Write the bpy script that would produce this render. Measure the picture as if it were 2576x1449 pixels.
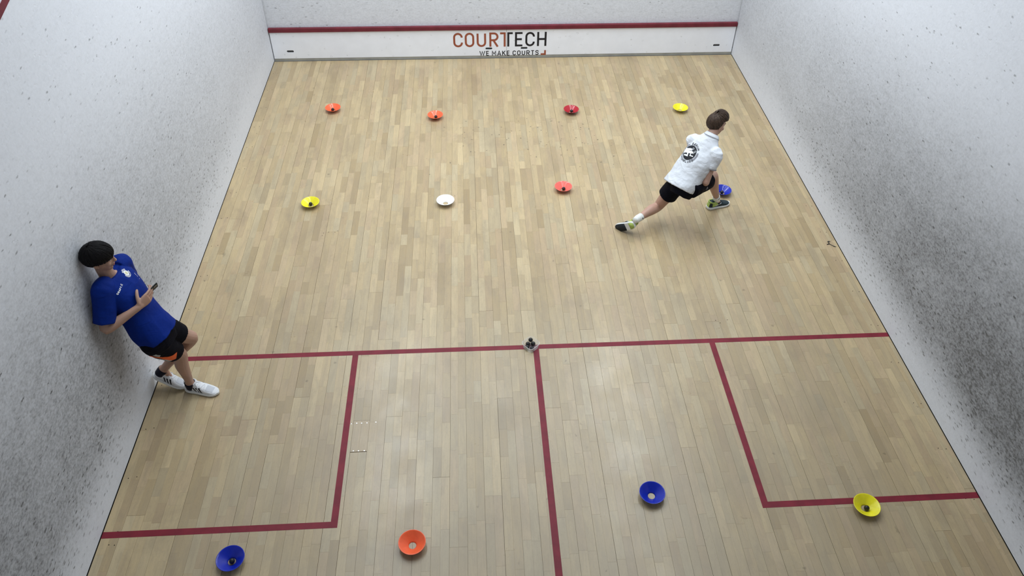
import bpy, bmesh, math, random
from mathutils import Vector, Matrix, noise
from mathutils.bvhtree import BVHTree

random.seed(7)
for o in list(bpy.data.objects):
    bpy.data.objects.remove(o)
SC = bpy.context.scene
COL = SC.collection
V = Vector

# ------------------------------------------------------------------ camera
cam_d = bpy.data.cameras.new('camera')
cam = bpy.data.objects.new('camera', cam_d)
COL.objects.link(cam)
cam.location = (2.70682, -10.10014, 5.08959)
cam.rotation_euler = (0.828452, -0.0130903, -0.0589459)
cam_d.sensor_width = 36.0
cam_d.lens = 1957.312 / 2576 * 36
cam_d.shift_x = -16.2337 / 2576
cam_d.shift_y = -24.1802 / 2576
cam_d.clip_start = 0.02
SC.camera = cam

# ------------------------------------------------------------------ world, lights, exposure
W = bpy.data.worlds.new('hall')
SC.world = W
W.use_nodes = True
W.node_tree.nodes['Background'].inputs[0].default_value = (0.80, 0.90, 1.0, 1)
W.node_tree.nodes['Background'].inputs[1].default_value = 0.10


def area(name, loc, sx, sy, power, color=(0.87, 0.945, 1.0)):
    d = bpy.data.lights.new(name, 'AREA')
    d.shape = 'RECTANGLE'
    d.size, d.size_y = sx, sy
    d.energy = power
    d.color = color
    d.spread = math.radians(150)
    o = bpy.data.objects.new(name, d)
    o.location = loc
    COL.objects.link(o)
    return o


LAMP = 33
for lx in (1.35, 3.2, 5.05):
    side = 0.62 if lx == 3.2 else 1.26
    for ly, k in ((-1.25, 1.55), (-3.2, 1.06), (-5.3, 0.72)):
        area('court_lamp', (lx, ly, 5.72), 0.28, 1.45, LAMP * k * side)

VS = SC.view_settings
VS.view_transform = 'Standard'
VS.look = 'None'
VS.gamma = 1.0
VS.use_curve_mapping = False
VS.exposure = 0.0


# ------------------------------------------------------------------ node helpers
def new_mat(name):
    m = bpy.data.materials.new(name)
    m.use_nodes = True
    nt = m.node_tree
    return m, nt, nt.nodes['Principled BSDF']


class N:
    """tiny wrapper for building node graphs"""
    def __init__(s, nt):
        s.nt = nt

    def add(s, t, **k):
        n = s.nt.nodes.new(t)
        for a, b in k.items():
            setattr(n, a, b)
        return n

    def link(s, a, b):
        s.nt.links.new(a, b)

    def val(s, sock, v):
        if isinstance(v, (int, float, tuple, list)):
            sock.default_value = v
        else:
            s.link(v, sock)

    def math(s, op, a, b=0.0, c=0.0, clamp=False):
        n = s.add('ShaderNodeMath', operation=op, use_clamp=clamp)
        for i, v in enumerate((a, b, c)):
            s.val(n.inputs[i], v)
        return n.outputs[0]

    def mix(s, f, a, b):
        n = s.add('ShaderNodeMix', data_type='RGBA')
        s.val(n.inputs[0], f)
        s.val(n.inputs[6], a)
        s.val(n.inputs[7], b)
        return n.outputs[2]

    def pos(s):
        return s.add('ShaderNodeNewGeometry').outputs['Position']

    def sep(s, v):
        n = s.add('ShaderNodeSeparateXYZ')
        s.link(v, n.inputs[0])
        return n.outputs

    def scale(s, v, sc, loc=(0, 0, 0), rot=(0, 0, 0)):
        n = s.add('ShaderNodeMapping')
        s.link(v, n.inputs[0])
        n.inputs[1].default_value = loc
        n.inputs[2].default_value = rot
        n.inputs[3].default_value = sc
        return n.outputs[0]

    def noise(s, v, sc, det=3.0, rough=0.55, dist=0.0):
        n = s.add('ShaderNodeTexNoise')
        s.link(v, n.inputs['Vector'])
        n.inputs['Scale'].default_value = sc
        n.inputs['Detail'].default_value = det
        n.inputs['Roughness'].default_value = rough
        n.inputs['Distortion'].default_value = dist
        return n.outputs['Fac']

    def voro(s, v, sc, feature='F1', rnd=1.0):
        n = s.add('ShaderNodeTexVoronoi', feature=feature)
        s.link(v, n.inputs['Vector'])
        n.inputs['Scale'].default_value = sc
        n.inputs['Randomness'].default_value = rnd
        return n.outputs

    def ramp(s, f, lo, hi, a=0.0, b=1.0):
        n = s.add('ShaderNodeMapRange', interpolation_type='SMOOTHSTEP')
        s.val(n.inputs[0], f)
        for i, v in enumerate((lo, hi, a, b)):
            n.inputs[i + 1].default_value = v
        return n.outputs[0]

    def bump(s, h, strength=0.3, dist=0.01, prev=None):
        n = s.add('ShaderNodeBump')
        s.link(h, n.inputs['Height'])
        n.inputs['Strength'].default_value = strength
        n.inputs['Distance'].default_value = dist
        if prev is not None:
            s.link(prev, n.inputs['Normal'])
        return n.outputs[0]


def plain(name, col, rough=0.5, spec=0.5, metal=0.0, var=0.0, vscale=40, bump=0.0, bscale=200, sheen=0.0):
    m, nt, b = new_mat(name)
    n = N(nt)
    c = (*col, 1)
    b.inputs['Roughness'].default_value = rough
    b.inputs['Specular IOR Level'].default_value = spec
    b.inputs['Metallic'].default_value = metal
    if sheen:
        b.inputs['Sheen Weight'].default_value = sheen
    tc = n.add('ShaderNodeTexCoord').outputs['Object']
    f = n.noise(tc, vscale, 4)
    lo = tuple(x * (1 - var) for x in col) + (1,)
    hi = tuple(min(1, x * (1 + var)) for x in col) + (1,)
    n.link(n.mix(n.ramp(f, 0.3, 0.7), lo, hi), b.inputs['Base Color'])
    if bump:
        n.link(n.bump(n.noise(tc, bscale, 4), bump, 0.004), b.inputs['Normal'])
    return m


# ------------------------------------------------------------------ wall material
def wall_material(name, axis, stain):
    m, nt, b = new_mat(name)
    n = N(nt)
    p = n.pos()
    x, y, z = n.sep(p)
    cmb = n.add('ShaderNodeCombineXYZ')
    n.link(y if axis == 'y' else x, cmb.inputs[0])
    n.link(z, cmb.inputs[1])
    q = cmb.outputs[0]
    # broad and fine mottling of rubbed-in ball dust
    broad = n.noise(n.scale(q, (1.0, 1.3, 1)), 1.6, 4, 0.6)
    fine = n.noise(n.scale(q, (42, 56, 1)), 1.0, 4, 0.62, 0.3)
    smear = n.noise(n.scale(q, (20, 40, 1), (3, 1, 0), (0, 0, 0.15)), 1.0, 4, 0.6, 0.3)
    # ball dust at hip height, with the dimmer light towards the back painted in
    if stain:
        band = n.math('MULTIPLY', n.ramp(z, 0.08, 0.58), n.ramp(z, 0.95, 2.5, 1, 0))
        back = n.ramp(y, -8.2, -0.8, 1.0, 0.36)
        dust_dim = n.math('MULTIPLY', band, back)
        dust_dim = n.math('MULTIPLY', dust_dim, n.ramp(broad, 0.25, 0.7, 0.85, 1.10))
        base_d = n.math('MULTIPLY', dust_dim, 0.46 * stain)  # stain amount covers both the ball marks and the painted dimness
    else:
        dust_dim = n.ramp(z, 0.0, 2.0, 0.35, 0.1)
        base_d = n.math('MULTIPLY', dust_dim, 0.2)
    mott = n.math('MULTIPLY', n.ramp(fine, 0.38, 0.68), n.math('MULTIPLY_ADD', dust_dim, 0.20, 0.045))
    mott2 = n.math('MULTIPLY', n.ramp(smear, 0.52, 0.70), n.math('MULTIPLY_ADD', dust_dim, 0.16, 0.05))
    patch = n.ramp(n.noise(n.scale(q, (13, 17, 1), (1.7, 4.4, 0)), 1.0, 4, 0.6, 0.4), 0.36, 0.66, -0.5, 0.5)
    mott2 = n.math('ADD', mott2, n.math('MULTIPLY', patch, n.math('MULTIPLY_ADD', dust_dim, 0.09, 0.035)))
    dark = n.math('ADD', n.math('ADD', base_d, mott), mott2)
    # short black skid dashes, mostly low on the wall
    nz = n.add('ShaderNodeTexNoise')
    n.link(q, nz.inputs['Vector'])
    nz.inputs['Scale'].default_value = 40
    nz.inputs['Detail'].default_value = 2
    wob = n.add('ShaderNodeVectorMath', operation='MULTIPLY_ADD')
    n.link(nz.outputs['Color'], wob.inputs[0])
    wob.inputs[1].default_value = (0.03, 0.018, 0)
    n.link(q, wob.inputs[2])
    qw = wob.outputs[0]
    d1 = n.voro(n.scale(qw, (17, 46, 1), (0.3, 0.1, 0), (0, 0, 0.12)), 1.0)
    keep = n.add('ShaderNodeSeparateColor')
    n.link(d1['Color'], keep.inputs[0])
    dash = n.math('MULTIPLY', n.ramp(d1['Distance'], 0.16, 0.36, 1, 0), n.ramp(keep.outputs[1], 0.0, 1.0, 0.35, 1.0))
    if stain:
        low = n.math('MULTIPLY', n.ramp(z, 0.04, 0.22), n.ramp(z, 0.35, 0.85, 1, 0.10))
        dens = n.math('MULTIPLY', low, n.ramp(y, -3.2, -1.9, 0.95, 0.05))
        dens = n.math('MULTIPLY', dens, n.ramp(n.noise(q, 3.2, 3), 0.32, 0.62, 0.25, 1.2))
    else:
        dens = 0.05
    on = n.math('LESS_THAN', keep.outputs[0], dens)
    dash = n.math('MULTIPLY', n.math('MULTIPLY', dash, on), 0.55)
    # sparse scuffs elsewhere
    d2 = n.voro(n.scale(qw, (8, 20, 1), (5.3, 2.1, 0), (0, 0, -0.2)), 1.0)
    k2 = n.add('ShaderNodeSeparateColor')
    n.link(d2['Color'], k2.inputs[0])
    sc2 = n.math('MULTIPLY', n.ramp(d2['Distance'], 0.06, 0.2, 1, 0), n.math('LESS_THAN', k2.outputs[1], 0.20))
    sc2 = n.math('MULTIPLY', sc2, n.ramp(z, 1.0, 2.2, 1.0, 0.30))
    dark = n.math('ADD', dark, n.math('ADD', dash, n.math('MULTIPLY', sc2, 0.11)))
    dark = n.math('MAXIMUM', n.math('MINIMUM', dark, 0.88), 0.0)
    light = (0.755, 0.775, 0.825, 1)
    n.link(n.mix(dark, light, (0.062, 0.060, 0.055, 1)), b.inputs['Base Color'])
    b.inputs['Roughness'].default_value = 0.6
    b.inputs['Specular IOR Level'].default_value = 0.25
    # trowel relief plus crescent dents
    dn = n.voro(n.scale(qw, (19, 23, 1), (2.2, 7.1, 0)), 1.0)
    k3 = n.add('ShaderNodeSeparateColor')
    n.link(dn['Color'], k3.inputs[0])
    dent = n.math('MULTIPLY', n.ramp(dn['Distance'], 0.12, 0.26, 0, 1), 1.0)
    dent = n.math('MAXIMUM', dent, n.math('GREATER_THAN', k3.outputs[2], 0.42))
    n1 = n.bump(n.noise(q, 34, 5, 0.6), 0.22, 0.006)
    n2 = n.bump(dent, 0.2, 0.004, n1)
    n.link(n2, b.inputs['Normal'])
    return m


M_WALL_L = wall_material('wall_plaster_left', 'y', 0.92)
M_WALL_R = wall_material('wall_plaster_right', 'y', 1.42)
M_WALL_F = wall_material('wall_plaster_front', 'x', 0)


# ------------------------------------------------------------------ wood material
def wood_material(name):
    m, nt, b = new_mat(name)
    n = N(nt)
    p = n.pos()
    x, y, z = n.sep(p)
    tone = n.add('ShaderNodeAttribute', attribute_name='tone').outputs['Fac']
    hue = n.add('ShaderNodeAttribute', attribute_name='hue').outputs['Fac']
    cmb = n.add('ShaderNodeCombineXYZ')
    n.link(n.math('ADD', x, n.math('MULTIPLY', tone, 31.0)), cmb.inputs[0])
    n.link(n.math('ADD', y, n.math('MULTIPLY', hue, 17.0)), cmb.inputs[1])
    q = cmb.outputs[0]
    grain = n.noise(n.scale(q, (150, 5.0, 1)), 1.0, 5, 0.6, 0.8)
    cloud = n.noise(n.scale(q, (22, 4.0, 1)), 1.0, 4, 0.6, 0.6)
    blotch = n.noise(n.scale(p, (1, 1, 1)), 1.1, 4, 0.6)
    c0 = n.mix(n.ramp(tone, 0.0, 1.0), (0.360, 0.260, 0.134, 1), (0.610, 0.472, 0.268, 1))
    c1 = n.mix(n.math('MULTIPLY', n.ramp(hue, 0.55, 1.0), 0.55), c0, (0.49, 0.355, 0.218, 1))
    c1 = n.mix(n.math('MULTIPLY', n.ramp(hue, 0.0, 0.42, 1, 0), 0.45), c1, (0.470, 0.402, 0.268, 1))
    f = n.math('ADD', n.math('MULTIPLY', n.ramp(grain, 0.3, 0.75), 0.18), n.math('MULTIPLY', n.ramp(cloud, 0.35, 0.7), 0.26))
    c2 = n.mix(f, c1, (0.27, 0.215, 0.15, 1))
    stain = n.noise(n.scale(n.pos(), (3.2, 1.7, 1)), 1.0, 6, 0.65, 0.5)
    c2 = n.mix(n.math('MULTIPLY', n.ramp(stain, 0.46, 0.72), 0.34), c2, (0.25, 0.19, 0.125, 1))
    speck = n.noise(n.scale(n.pos(), (70, 45, 1)), 1.0, 3, 0.7)
    c2 = n.mix(n.math('MULTIPLY', n.ramp(speck, 0.5, 0.72), 0.16), c2, (0.22, 0.17, 0.11, 1))
    # grey foot wear towards the rear half of the court
    wear = n.math('MULTIPLY', n.ramp(y, -7.4, -3.6, 1, 0.0), n.ramp(blotch, 0.3, 0.65, 0.35, 0.8))
    side = n.math('MULTIPLY', n.ramp(x, 0.1, 1.2), n.ramp(x, 5.3, 6.3, 1, 0))
    wear = n.math('MULTIPLY', wear, n.math('MULTIPLY_ADD', side, 0.75, 0.2))
    c3 = n.mix(n.math('MULTIPLY', wear, 0.62), c2, (0.330, 0.283, 0.208, 1))
    # small dark scuffs
    nz = n.add('ShaderNodeTexNoise')
    n.link(p, nz.inputs['Vector'])
    nz.inputs['Scale'].default_value = 45
    nz.inputs['Detail'].default_value = 2
    wob = n.add('ShaderNodeVectorMath', operation='MULTIPLY_ADD')
    n.link(nz.outputs['Color'], wob.inputs[0])
    wob.inputs[1].default_value = (0.035, 0.035, 0)
    n.link(p, wob.inputs[2])
    p = wob.outputs[0]
    s1 = n.voro(n.scale(p, (9, 8, 1), (0.1, 0.4, 0), (0, 0, 0.5)), 1.0)
    kk = n.add('ShaderNodeSeparateColor')
    n.link(s1['Color'], kk.inputs[0])
    sc = n.math('MULTIPLY', n.ramp(s1['Distance'], 0.05, 0.13, 1, 0), n.math('LESS_THAN', kk.outputs[0], 0.12))
    # crumbs of rubber gathered before the middle of the front court
    s2 = n.voro(n.scale(p, (17, 26, 1), (0.7, 0.2, 0), (0, 0, 0.5)), 1.0)
    k2 = n.add('ShaderNodeSeparateColor')
    n.link(s2['Color'], k2.inputs[0])
    zone = n.math('MULTIPLY', n.ramp(x, 2.0, 2.6), n.ramp(x, 4.0, 4.8, 1, 0))
    zone = n.math('MULTIPLY', zone, n.math('MULTIPLY', n.ramp(y, -2.9, -2.3), n.ramp(y, -1.8, -1.3, 1, 0)))
    sp = n.math('MULTIPLY', n.ramp(s2['Distance'], 0.12, 0.19, 1, 0), n.math('LESS_THAN', k2.outputs[1], n.math('MULTIPLY', zone, 0.30)))
    # longer shoe skids
    s3 = n.voro(n.scale(p, (3.2, 1.1, 1), (0.37, 0.13, 0), (0, 0, 0.9)), 1.0)
    k3 = n.add('ShaderNodeSeparateColor')
    n.link(s3['Color'], k3.inputs[0])
    sk = n.math('MULTIPLY', n.ramp(s3['Distance'], 0.015, 0.05, 1, 0), n.math('LESS_THAN', k3.outputs[0], 0.4))
    marks = n.math('MINIMUM', n.math('ADD', n.math('ADD', n.math('MULTIPLY', sc, 0.38), n.math('MULTIPLY', sp, 0.85)), n.math('MULTIPLY', sk, 0.3)), 0.8)
    c4 = n.mix(marks, c3, (0.06, 0.05, 0.035, 1))
    n.link(c4, b.inputs['Base Color'])
    n.link(n.ramp(n.noise(n.pos(), 3.0, 4), 0.3, 0.7, 0.27, 0.38), b.inputs['Roughness'])
    b.inputs['Specular IOR Level'].default_value = 0.5
    n.link(n.bump(grain, 0.10, 0.002), b.inputs['Normal'])
    return m


M_WOOD = wood_material('beech_strip')
M_DARK = plain('shadow_gap', (0.02, 0.018, 0.016), 0.9, 0.1)


def paint_material(name, col):
    m, nt, b = new_mat(name)
    n = N(nt)
    p = n.pos()
    f = n.noise(n.scale(p, (1, 1, 1)), 9, 4)
    c = n.mix(n.ramp(f, 0.3, 0.7), (*[k * 0.85 for k in col], 1), (*[k * 1.15 for k in col], 1))
    ch = n.voro(n.scale(p, (7, 7, 7)), 1.0)
    kk = n.add('ShaderNodeSeparateColor')
    n.link(ch['Color'], kk.inputs[0])
    chip = n.math('MULTIPLY', n.ramp(ch['Distance'], 0.025, 0.05, 1, 0), n.math('LESS_THAN', kk.outputs[0], 0.25))
    n.link(n.mix(n.math('MULTIPLY', chip, 0.6), c, (0.6, 0.45, 0.38, 1)), b.inputs['Base Color'])
    b.inputs['Roughness'].default_value = 0.55
    b.inputs['Specular IOR Level'].default_value = 0.3
    return m


M_RED = paint_material('court_line_red', (0.190, 0.013, 0.026))
M_RED_WALL = paint_material('wall_line_red', (0.16, 0.022, 0.034))


# ------------------------------------------------------------------ mesh helpers
def mesh_obj(name, verts, faces, mat=None, parent=None, smooth=False):
    me = bpy.data.meshes.new(name)
    me.from_pydata([tuple(v) for v in verts], [], faces)
    me.update()
    if smooth:
        for p in me.polygons:
            p.use_smooth = True
    if mat:
        me.materials.append(mat)
    o = bpy.data.objects.new(name, me)
    COL.objects.link(o)
    if parent:
        o.parent = parent
    return o


def bm_obj(name, bm, mat=None, parent=None, smooth=False):
    me = bpy.data.meshes.new(name)
    bmesh.ops.recalc_face_normals(bm, faces=bm.faces)
    bm.to_mesh(me)
    bm.free()
    if smooth:
        for p in me.polygons:
            p.use_smooth = True
    if mat:
        me.materials.append(mat)
    o = bpy.data.objects.new(name, me)
    COL.objects.link(o)
    if parent:
        o.parent = parent
    return o


def add_box(bm, lo, hi, bevel=0.0):
    lo, hi = V(lo), V(hi)
    r = bmesh.ops.create_cube(bm, size=1.0)
    vs = r['verts']
    for v in vs:
        v.co = V(((lo.x + hi.x) / 2 + v.co.x * (hi.x - lo.x), (lo.y + hi.y) / 2 + v.co.y * (hi.y - lo.y), (lo.z + hi.z) / 2 + v.co.z * (hi.z - lo.z)))
    if bevel:
        es = list({e for v in vs for e in v.link_edges})
        bmesh.ops.bevel(bm, geom=es, offset=bevel, segments=2, affect='EDGES', profile=0.5)


def box_obj(name, lo, hi, mat, parent=None, bevel=0.0):
    bm = bmesh.new()
    add_box(bm, lo, hi, bevel)
    return bm_obj(name, bm, mat, parent)


def tag(o, label=None, cat=None, group=None, kind=None):
    if label: o['label'] = label
    if cat: o['category'] = cat
    if group: o['group'] = group
    if kind: o['kind'] = kind
    return o


def empty(name, loc=(0, 0, 0)):
    o = bpy.data.objects.new(name, None)
    o.empty_display_size = 0.1
    o.location = loc
    COL.objects.link(o)
    return o


def adopt(child, parent):
    """parent without moving: the parent only has a location"""
    child.parent = parent
    child.matrix_parent_inverse = Matrix.Translation(-V(parent.location))
    return child


# ------------------------------------------------------------------ room shell
CW, CL, CH = 6.40, 9.75, 5.9

floor = box_obj('floor', (-0.02, -CL, -0.10), (CW + 0.02, 0.03, -0.020), M_DARK)
tag(floor, 'worn pale wooden strip floor of the squash court', kind='structure')


def wall_grid(name, plane, fixed, lo, hi, mat, nrm_in):
    """single slab wall, 0.15 m thick, its inner face at the fixed coordinate"""
    t = 0.15 * (-nrm_in)
    a, b = sorted((fixed, fixed + t))
    if plane == 'x':
        o = box_obj(name, (a, lo[0], lo[1]), (b, hi[0], hi[1]), mat)
    else:
        o = box_obj(name, (lo[0], a, lo[1]), (hi[0], b, hi[1]), mat)
    return o


wl = wall_grid('wall_left', 'x', 0.0, (-CL, 0.006), (0.008, CH), M_WALL_L, 1)
wr = wall_grid('wall_right', 'x', CW, (-CL, 0.006), (0.008, CH), M_WALL_R, -1)
wf = wall_grid('wall_front', 'y', 0.028, (-0.15, 0.0), (CW + 0.15, CH), M_WALL_F, -1)
wb = wall_grid('wall_back', 'y', -CL, (-0.15, 0.0), (CW + 0.15, 2.3), M_WALL_F, 1)
tag(wl, 'scuffed white plaster side wall on the left of the court', kind='structure')
tag(wr, 'scuffed white plaster side wall on the right of the court', kind='structure')
tag(wf, 'white front wall above the red board with faint ball marks', kind='structure')
tag(wb, 'low back wall below the viewing gallery', kind='structure')
M_CEIL = plain('ceiling_white', (0.75, 0.77, 0.78), 0.8, 0.2, var=0.03)
cl = box_obj('ceiling', (-0.15, -CL, CH), (CW + 0.15, 0.18, CH + 0.1), M_CEIL)
tag(cl, 'white court ceiling', kind='structure')


# sloping out-of-court lines on the side walls
def slope_line(name, x, inward):
    z0, z1, h = 4.52, 2.08, 0.05
    e = 0.002 * inward
    vs = []
    for xx in (x + e, x):
        vs += [(xx, 0.0, z0), (xx, -CL, z1), (xx, -CL, z1 + h), (xx, 0.0, z0 + h)]
    fs = [(0, 1, 2, 3), (4, 7, 6, 5), (0, 4, 5, 1), (3, 2, 6, 7), (1, 5, 6, 2), (0, 3, 7, 4)]
    return mesh_obj(name, vs, fs, M_RED_WALL)


tag(slope_line('trim_1', 0.0, 1), 'sloping red out line high on the left wall', kind='structure')
tag(slope_line('trim_2', CW, -1), 'sloping red out line high on the right wall', kind='structure')

# ------------------------------------------------------------------ floor boards: two-strip planks, 129 mm wide
BW = 0.129
forced = {13: [(-6.198, -6.500)], 9: [(-3.768, None)], 37: [(-5.230, None)]}
M_STEEL = plain('screw_steel', (0.85, 0.87, 0.88), 0.25, 0.6, metal=0.6)


def make_plank(x0, x1, ya, yb, patch=False):
    """ya > yb; strips laid in two rows, each strip a chamfered block with its own tone"""
    ge = random.uniform(0.0002, 0.0007)
    gl = random.choice((0.0003, 0.0004, 0.0006, 0.0008, 0.0014))
    vs, fs, tone, hue = [], [], [], []
    xm = (x0 + x1) / 2
    base_t = random.gauss(0.5, 0.06)
    for (a, b) in ((x0 + gl, xm), (xm, x1 - 0.0003)):
        if b - a < 0.01:
            continue
        y = ya - ge
        while y > yb + ge + 1e-6:
            ln = random.uniform(0.16, 0.62)
            if patch:
                ln = 1.0
            y2 = max(y - ln, yb + ge)
            if y2 - (yb + ge) < 0.07:
                y2 = yb + ge
            t = min(1, max(0, random.gauss(base_t, 0.135)))
            h = random.random()
            if patch:
                t, h = 0.45 + random.uniform(-0.04, 0.04), 0.95
            dz = random.uniform(-0.00012, 0.00012)
            c = 0.00035
            i = len(vs)
            for (p, q, r) in ((a + c, y - c, dz), (b - c, y - c, dz), (b - c, y2 + c, dz), (a + c, y2 + c, dz),
                              (a, y, -0.0006), (b, y, -0.0006), (b, y2, -0.0006), (a, y2, -0.0006),
                              (a, y, -0.018), (b, y, -0.018), (b, y2, -0.018), (a, y2, -0.018)):
                vs.append((p, q, r))
            f = [(0, 3, 2, 1)]
            for k in range(4):
                k2 = (k + 1) % 4
                f.append((k, k2, 4 + k2, 4 + k))
                f.append((4 + k, 4 + k2, 8 + k2, 8 + k))
            for q in f:
                fs.append(tuple(i + w for w in q))
                tone.append(t)
                hue.append(h)
            y = y2
    o = mesh_obj('plank', vs, fs, M_WOOD, floor)
    at = o.data.attributes.new('tone', 'FLOAT', 'FACE')
    at.data.foreach_set('value', tone)
    at = o.data.attributes.new('hue', 'FLOAT', 'FACE')
    at.data.foreach_set('value', hue)
    return o


def screw(parent, x, y, r=0.0055):
    bm = bmesh.new()
    bmesh.ops.create_cone(bm, cap_ends=True, segments=12, radius1=r, radius2=r * 0.8, depth=0.0016)
    o = bm_obj('screw', bm, M_STEEL, parent)
    o.location = (x, y, 0.0008)
    return o


patch_plank = None
row = 0
x = 0.0035
while x < CW - 0.012:
    x1 = min((row + 1) * BW, CW - 0.0035)
    joints = []
    y = -random.uniform(0.6, 3.6)
    while y > -CL + 0.4:
        joints.append(y)
        y -= random.uniform(3.0, 3.7)
    if row in forced:
        for (a, b) in forced[row]:
            joints = [j for j in joints if abs(j - a) > 1.0]
            joints.append(a)
            if b:
                joints.append(b)
    joints = sorted(joints, reverse=True)
    ys = [-0.006] + joints + [-CL]
    for a, b in zip(ys[:-1], ys[1:]):
        pt = row == 13 and abs(a + 6.198) < 1e-6
        bb = b + 0.004 if pt else b
        o = make_plank(x, x1, a, bb, pt)
        if pt:
            patch_plank = o
            o['label'] = 'short screwed repair plank, pinker than its neighbours'
    x = x1
    row += 1
for (a, b) in ((1.704, -6.223), (1.742, -6.224), (1.785, -6.224), (1.702, -6.487), (1.742, -6.489), (1.786, -6.490), (1.662, -6.227), (1.856, -6.220)):
    screw(patch_plank, a, b)

# old nail holes, in pairs along the walls and round a few joints
bm = bmesh.new()
holes = [(1.140, -3.79), (1.19, -3.775), (1.255, -3.78), (1.13, -3.83), (1.28, -3.76), (4.875, -5.215), (4.985, -5.215), (4.91, -5.25), (0.075, -7.19), (0.115, -7.195)]
for k in range(16):
    yy = -0.35 - k * 0.45
    holes += [(0.045, yy), (0.105, yy + 0.01), (CW - 0.05, yy - 0.05), (CW - 0.11, yy - 0.04)]
for (a, b) in holes:
    r = bmesh.ops.create_circle(bm, cap_ends=True, segments=8, radius=0.0042)
    for v in r['verts']:
        v.co += V((a + random.uniform(-.006, .006) * 0, b, 0.0006))
nh = bm_obj('nail_holes', bm, M_DARK, floor)
nh['kind'] = 'stuff'


# painted court lines
def court_line(x0, x1, y0, y1):
    bm = bmesh.new()
    add_box(bm, (x0, y0, 0.0002), (x1, y1, 0.0009))
    return bm_obj('court_line', bm, M_RED, floor)


court_line(0.004, CW - 0.004, -5.49, -5.44)
court_line(1.60, 1.65, -7.14, -5.49)
court_line(4.75, 4.80, -7.14, -5.49)
court_line(0.004, 1.60, -7.14, -7.09)
court_line(4.80, CW - 0.004, -7.14, -7.09)
court_line(3.175, 3.225, -CL, -5.49)


# ------------------------------------------------------------------ stroke lettering
def rnd(pts, r, n=6, closed=False):
    pts = [V((p[0], p[1])) for p in pts]
    out = []
    m = len(pts)
    for i, p in enumerate(pts):
        if not closed and i in (0, m - 1):
            out.append(p)
            continue
        a, b = pts[(i - 1) % m], pts[(i + 1) % m]
        da, db = (a - p), (b - p)
        rr = min(r, da.length * (0.5 if (closed or 0 < i - 1) else 0.999), db.length * (0.5 if (closed or i + 1 < m - 1) else 0.999))
        s, e = p + da.normalized() * rr, p + db.normalized() * rr
        # true circular-looking corner
        for k in range(n + 1):
            t = k / n * math.pi / 2
            u, w = 1 - math.sin(t), 1 - math.cos(t)
            out.append(p + (s - p) * u + (e - p) * w)
    return out


def letters(ch, w):
    """strokes on a unit-high box of width w (centre lines)"""
    R = w * 0.5
    if ch == 'C': return [(rnd([(w, .70), (w, 1), (0, 1), (0, 0), (w, 0), (w, .30)], R), False)]
    if ch == 'O': return [(rnd([(0, 0), (w, 0), (w, 1), (0, 1)], R, closed=True), True)]
    if ch == 'Q': return [(rnd([(0, 0), (w, 0), (w, 1), (0, 1)], R, closed=True), True), ([(w * .6, .25), (w * 1.05, -.05)], False)]
    if ch == 'U': return [(rnd([(0, 1), (0, 0), (w, 0), (w, 1)], R), False)]
    if ch == 'R': return [([(0, -.07), (0, 1.075)], False), (rnd([(0, 1), (w, 1), (w, .46), (0, .46)], .27), False), ([(w * .42, .46), (w * 1.02, -.07)], False)]
    if ch == 'B': return [([(0, -.07), (0, 1.07)], False), (rnd([(0, 1), (w * .92, 1), (w * .92, .53), (0, .53)], .23), False), (rnd([(0, .53), (w, .53), (w, 0), (0, 0)], .26), False)]
    if ch == 'E': return [([(w * 1.05, 1), (0, 1), (0, 0), (w * 1.05, 0)], False), ([(0, .51), (w * .95, .51)], False)]
    if ch == 'F': return [([(w, 1), (0, 1), (0, -.05)], False), ([(0, .5), (w * .9, .5)], False)]
    if ch == 'L': return [([(0, 1.05), (0, 0), (w, 0)], False)]
    if ch == 'T': return [([(-.06, 1), (w + .06, 1)], False), ([(w / 2, 1), (w / 2, -.07)], False)]
    if ch == 'H': return [([(0, -.07), (0, 1.07)], False), ([(w, -.07), (w, 1.07)], False), ([(0, .5), (w, .5)], False)]
    if ch == 'K': return [([(0, -.07), (0, 1.07)], False), ([(0, .36), (w, 1.07)], False), ([(w * .36, .60), (w * 1.05, -.07)], False)]
    if ch == 'A': return [([(-.04, -.07), (w / 2, 1.03), (w + .04, -.07)], False), ([(w * .15, .25), (w * .85, .25)], False)]
    if ch == 'M': return [([(0, -.07), (0, 1.0), (w / 2, .3), (w, 1.0), (w, -.07)], False)]
    if ch == 'W': return [([(-.06, 1.07), (w * .25, 0), (w * .5, .95), (w * .75, 0), (w + .06, 1.07)], False)]
    if ch == 'S': return [(rnd([(w, .76), (w, 1), (0, 1), (0, .53), (w, .49), (w, 0), (0, 0), (0, .24)], .25), False)]
    if ch == 'Æ': return [([(-.05, -.07), (w * .62, 1.0), (w * 1.2, 1.0)], False), ([(w * .62, 1), (w * .62, 0), (w * 1.2, 0)], False), ([(w * .62, .5), (w * 1.1, .5)], False), ([(w * .1, .25), (w * .62, .25)], False)]
    return []


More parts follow.
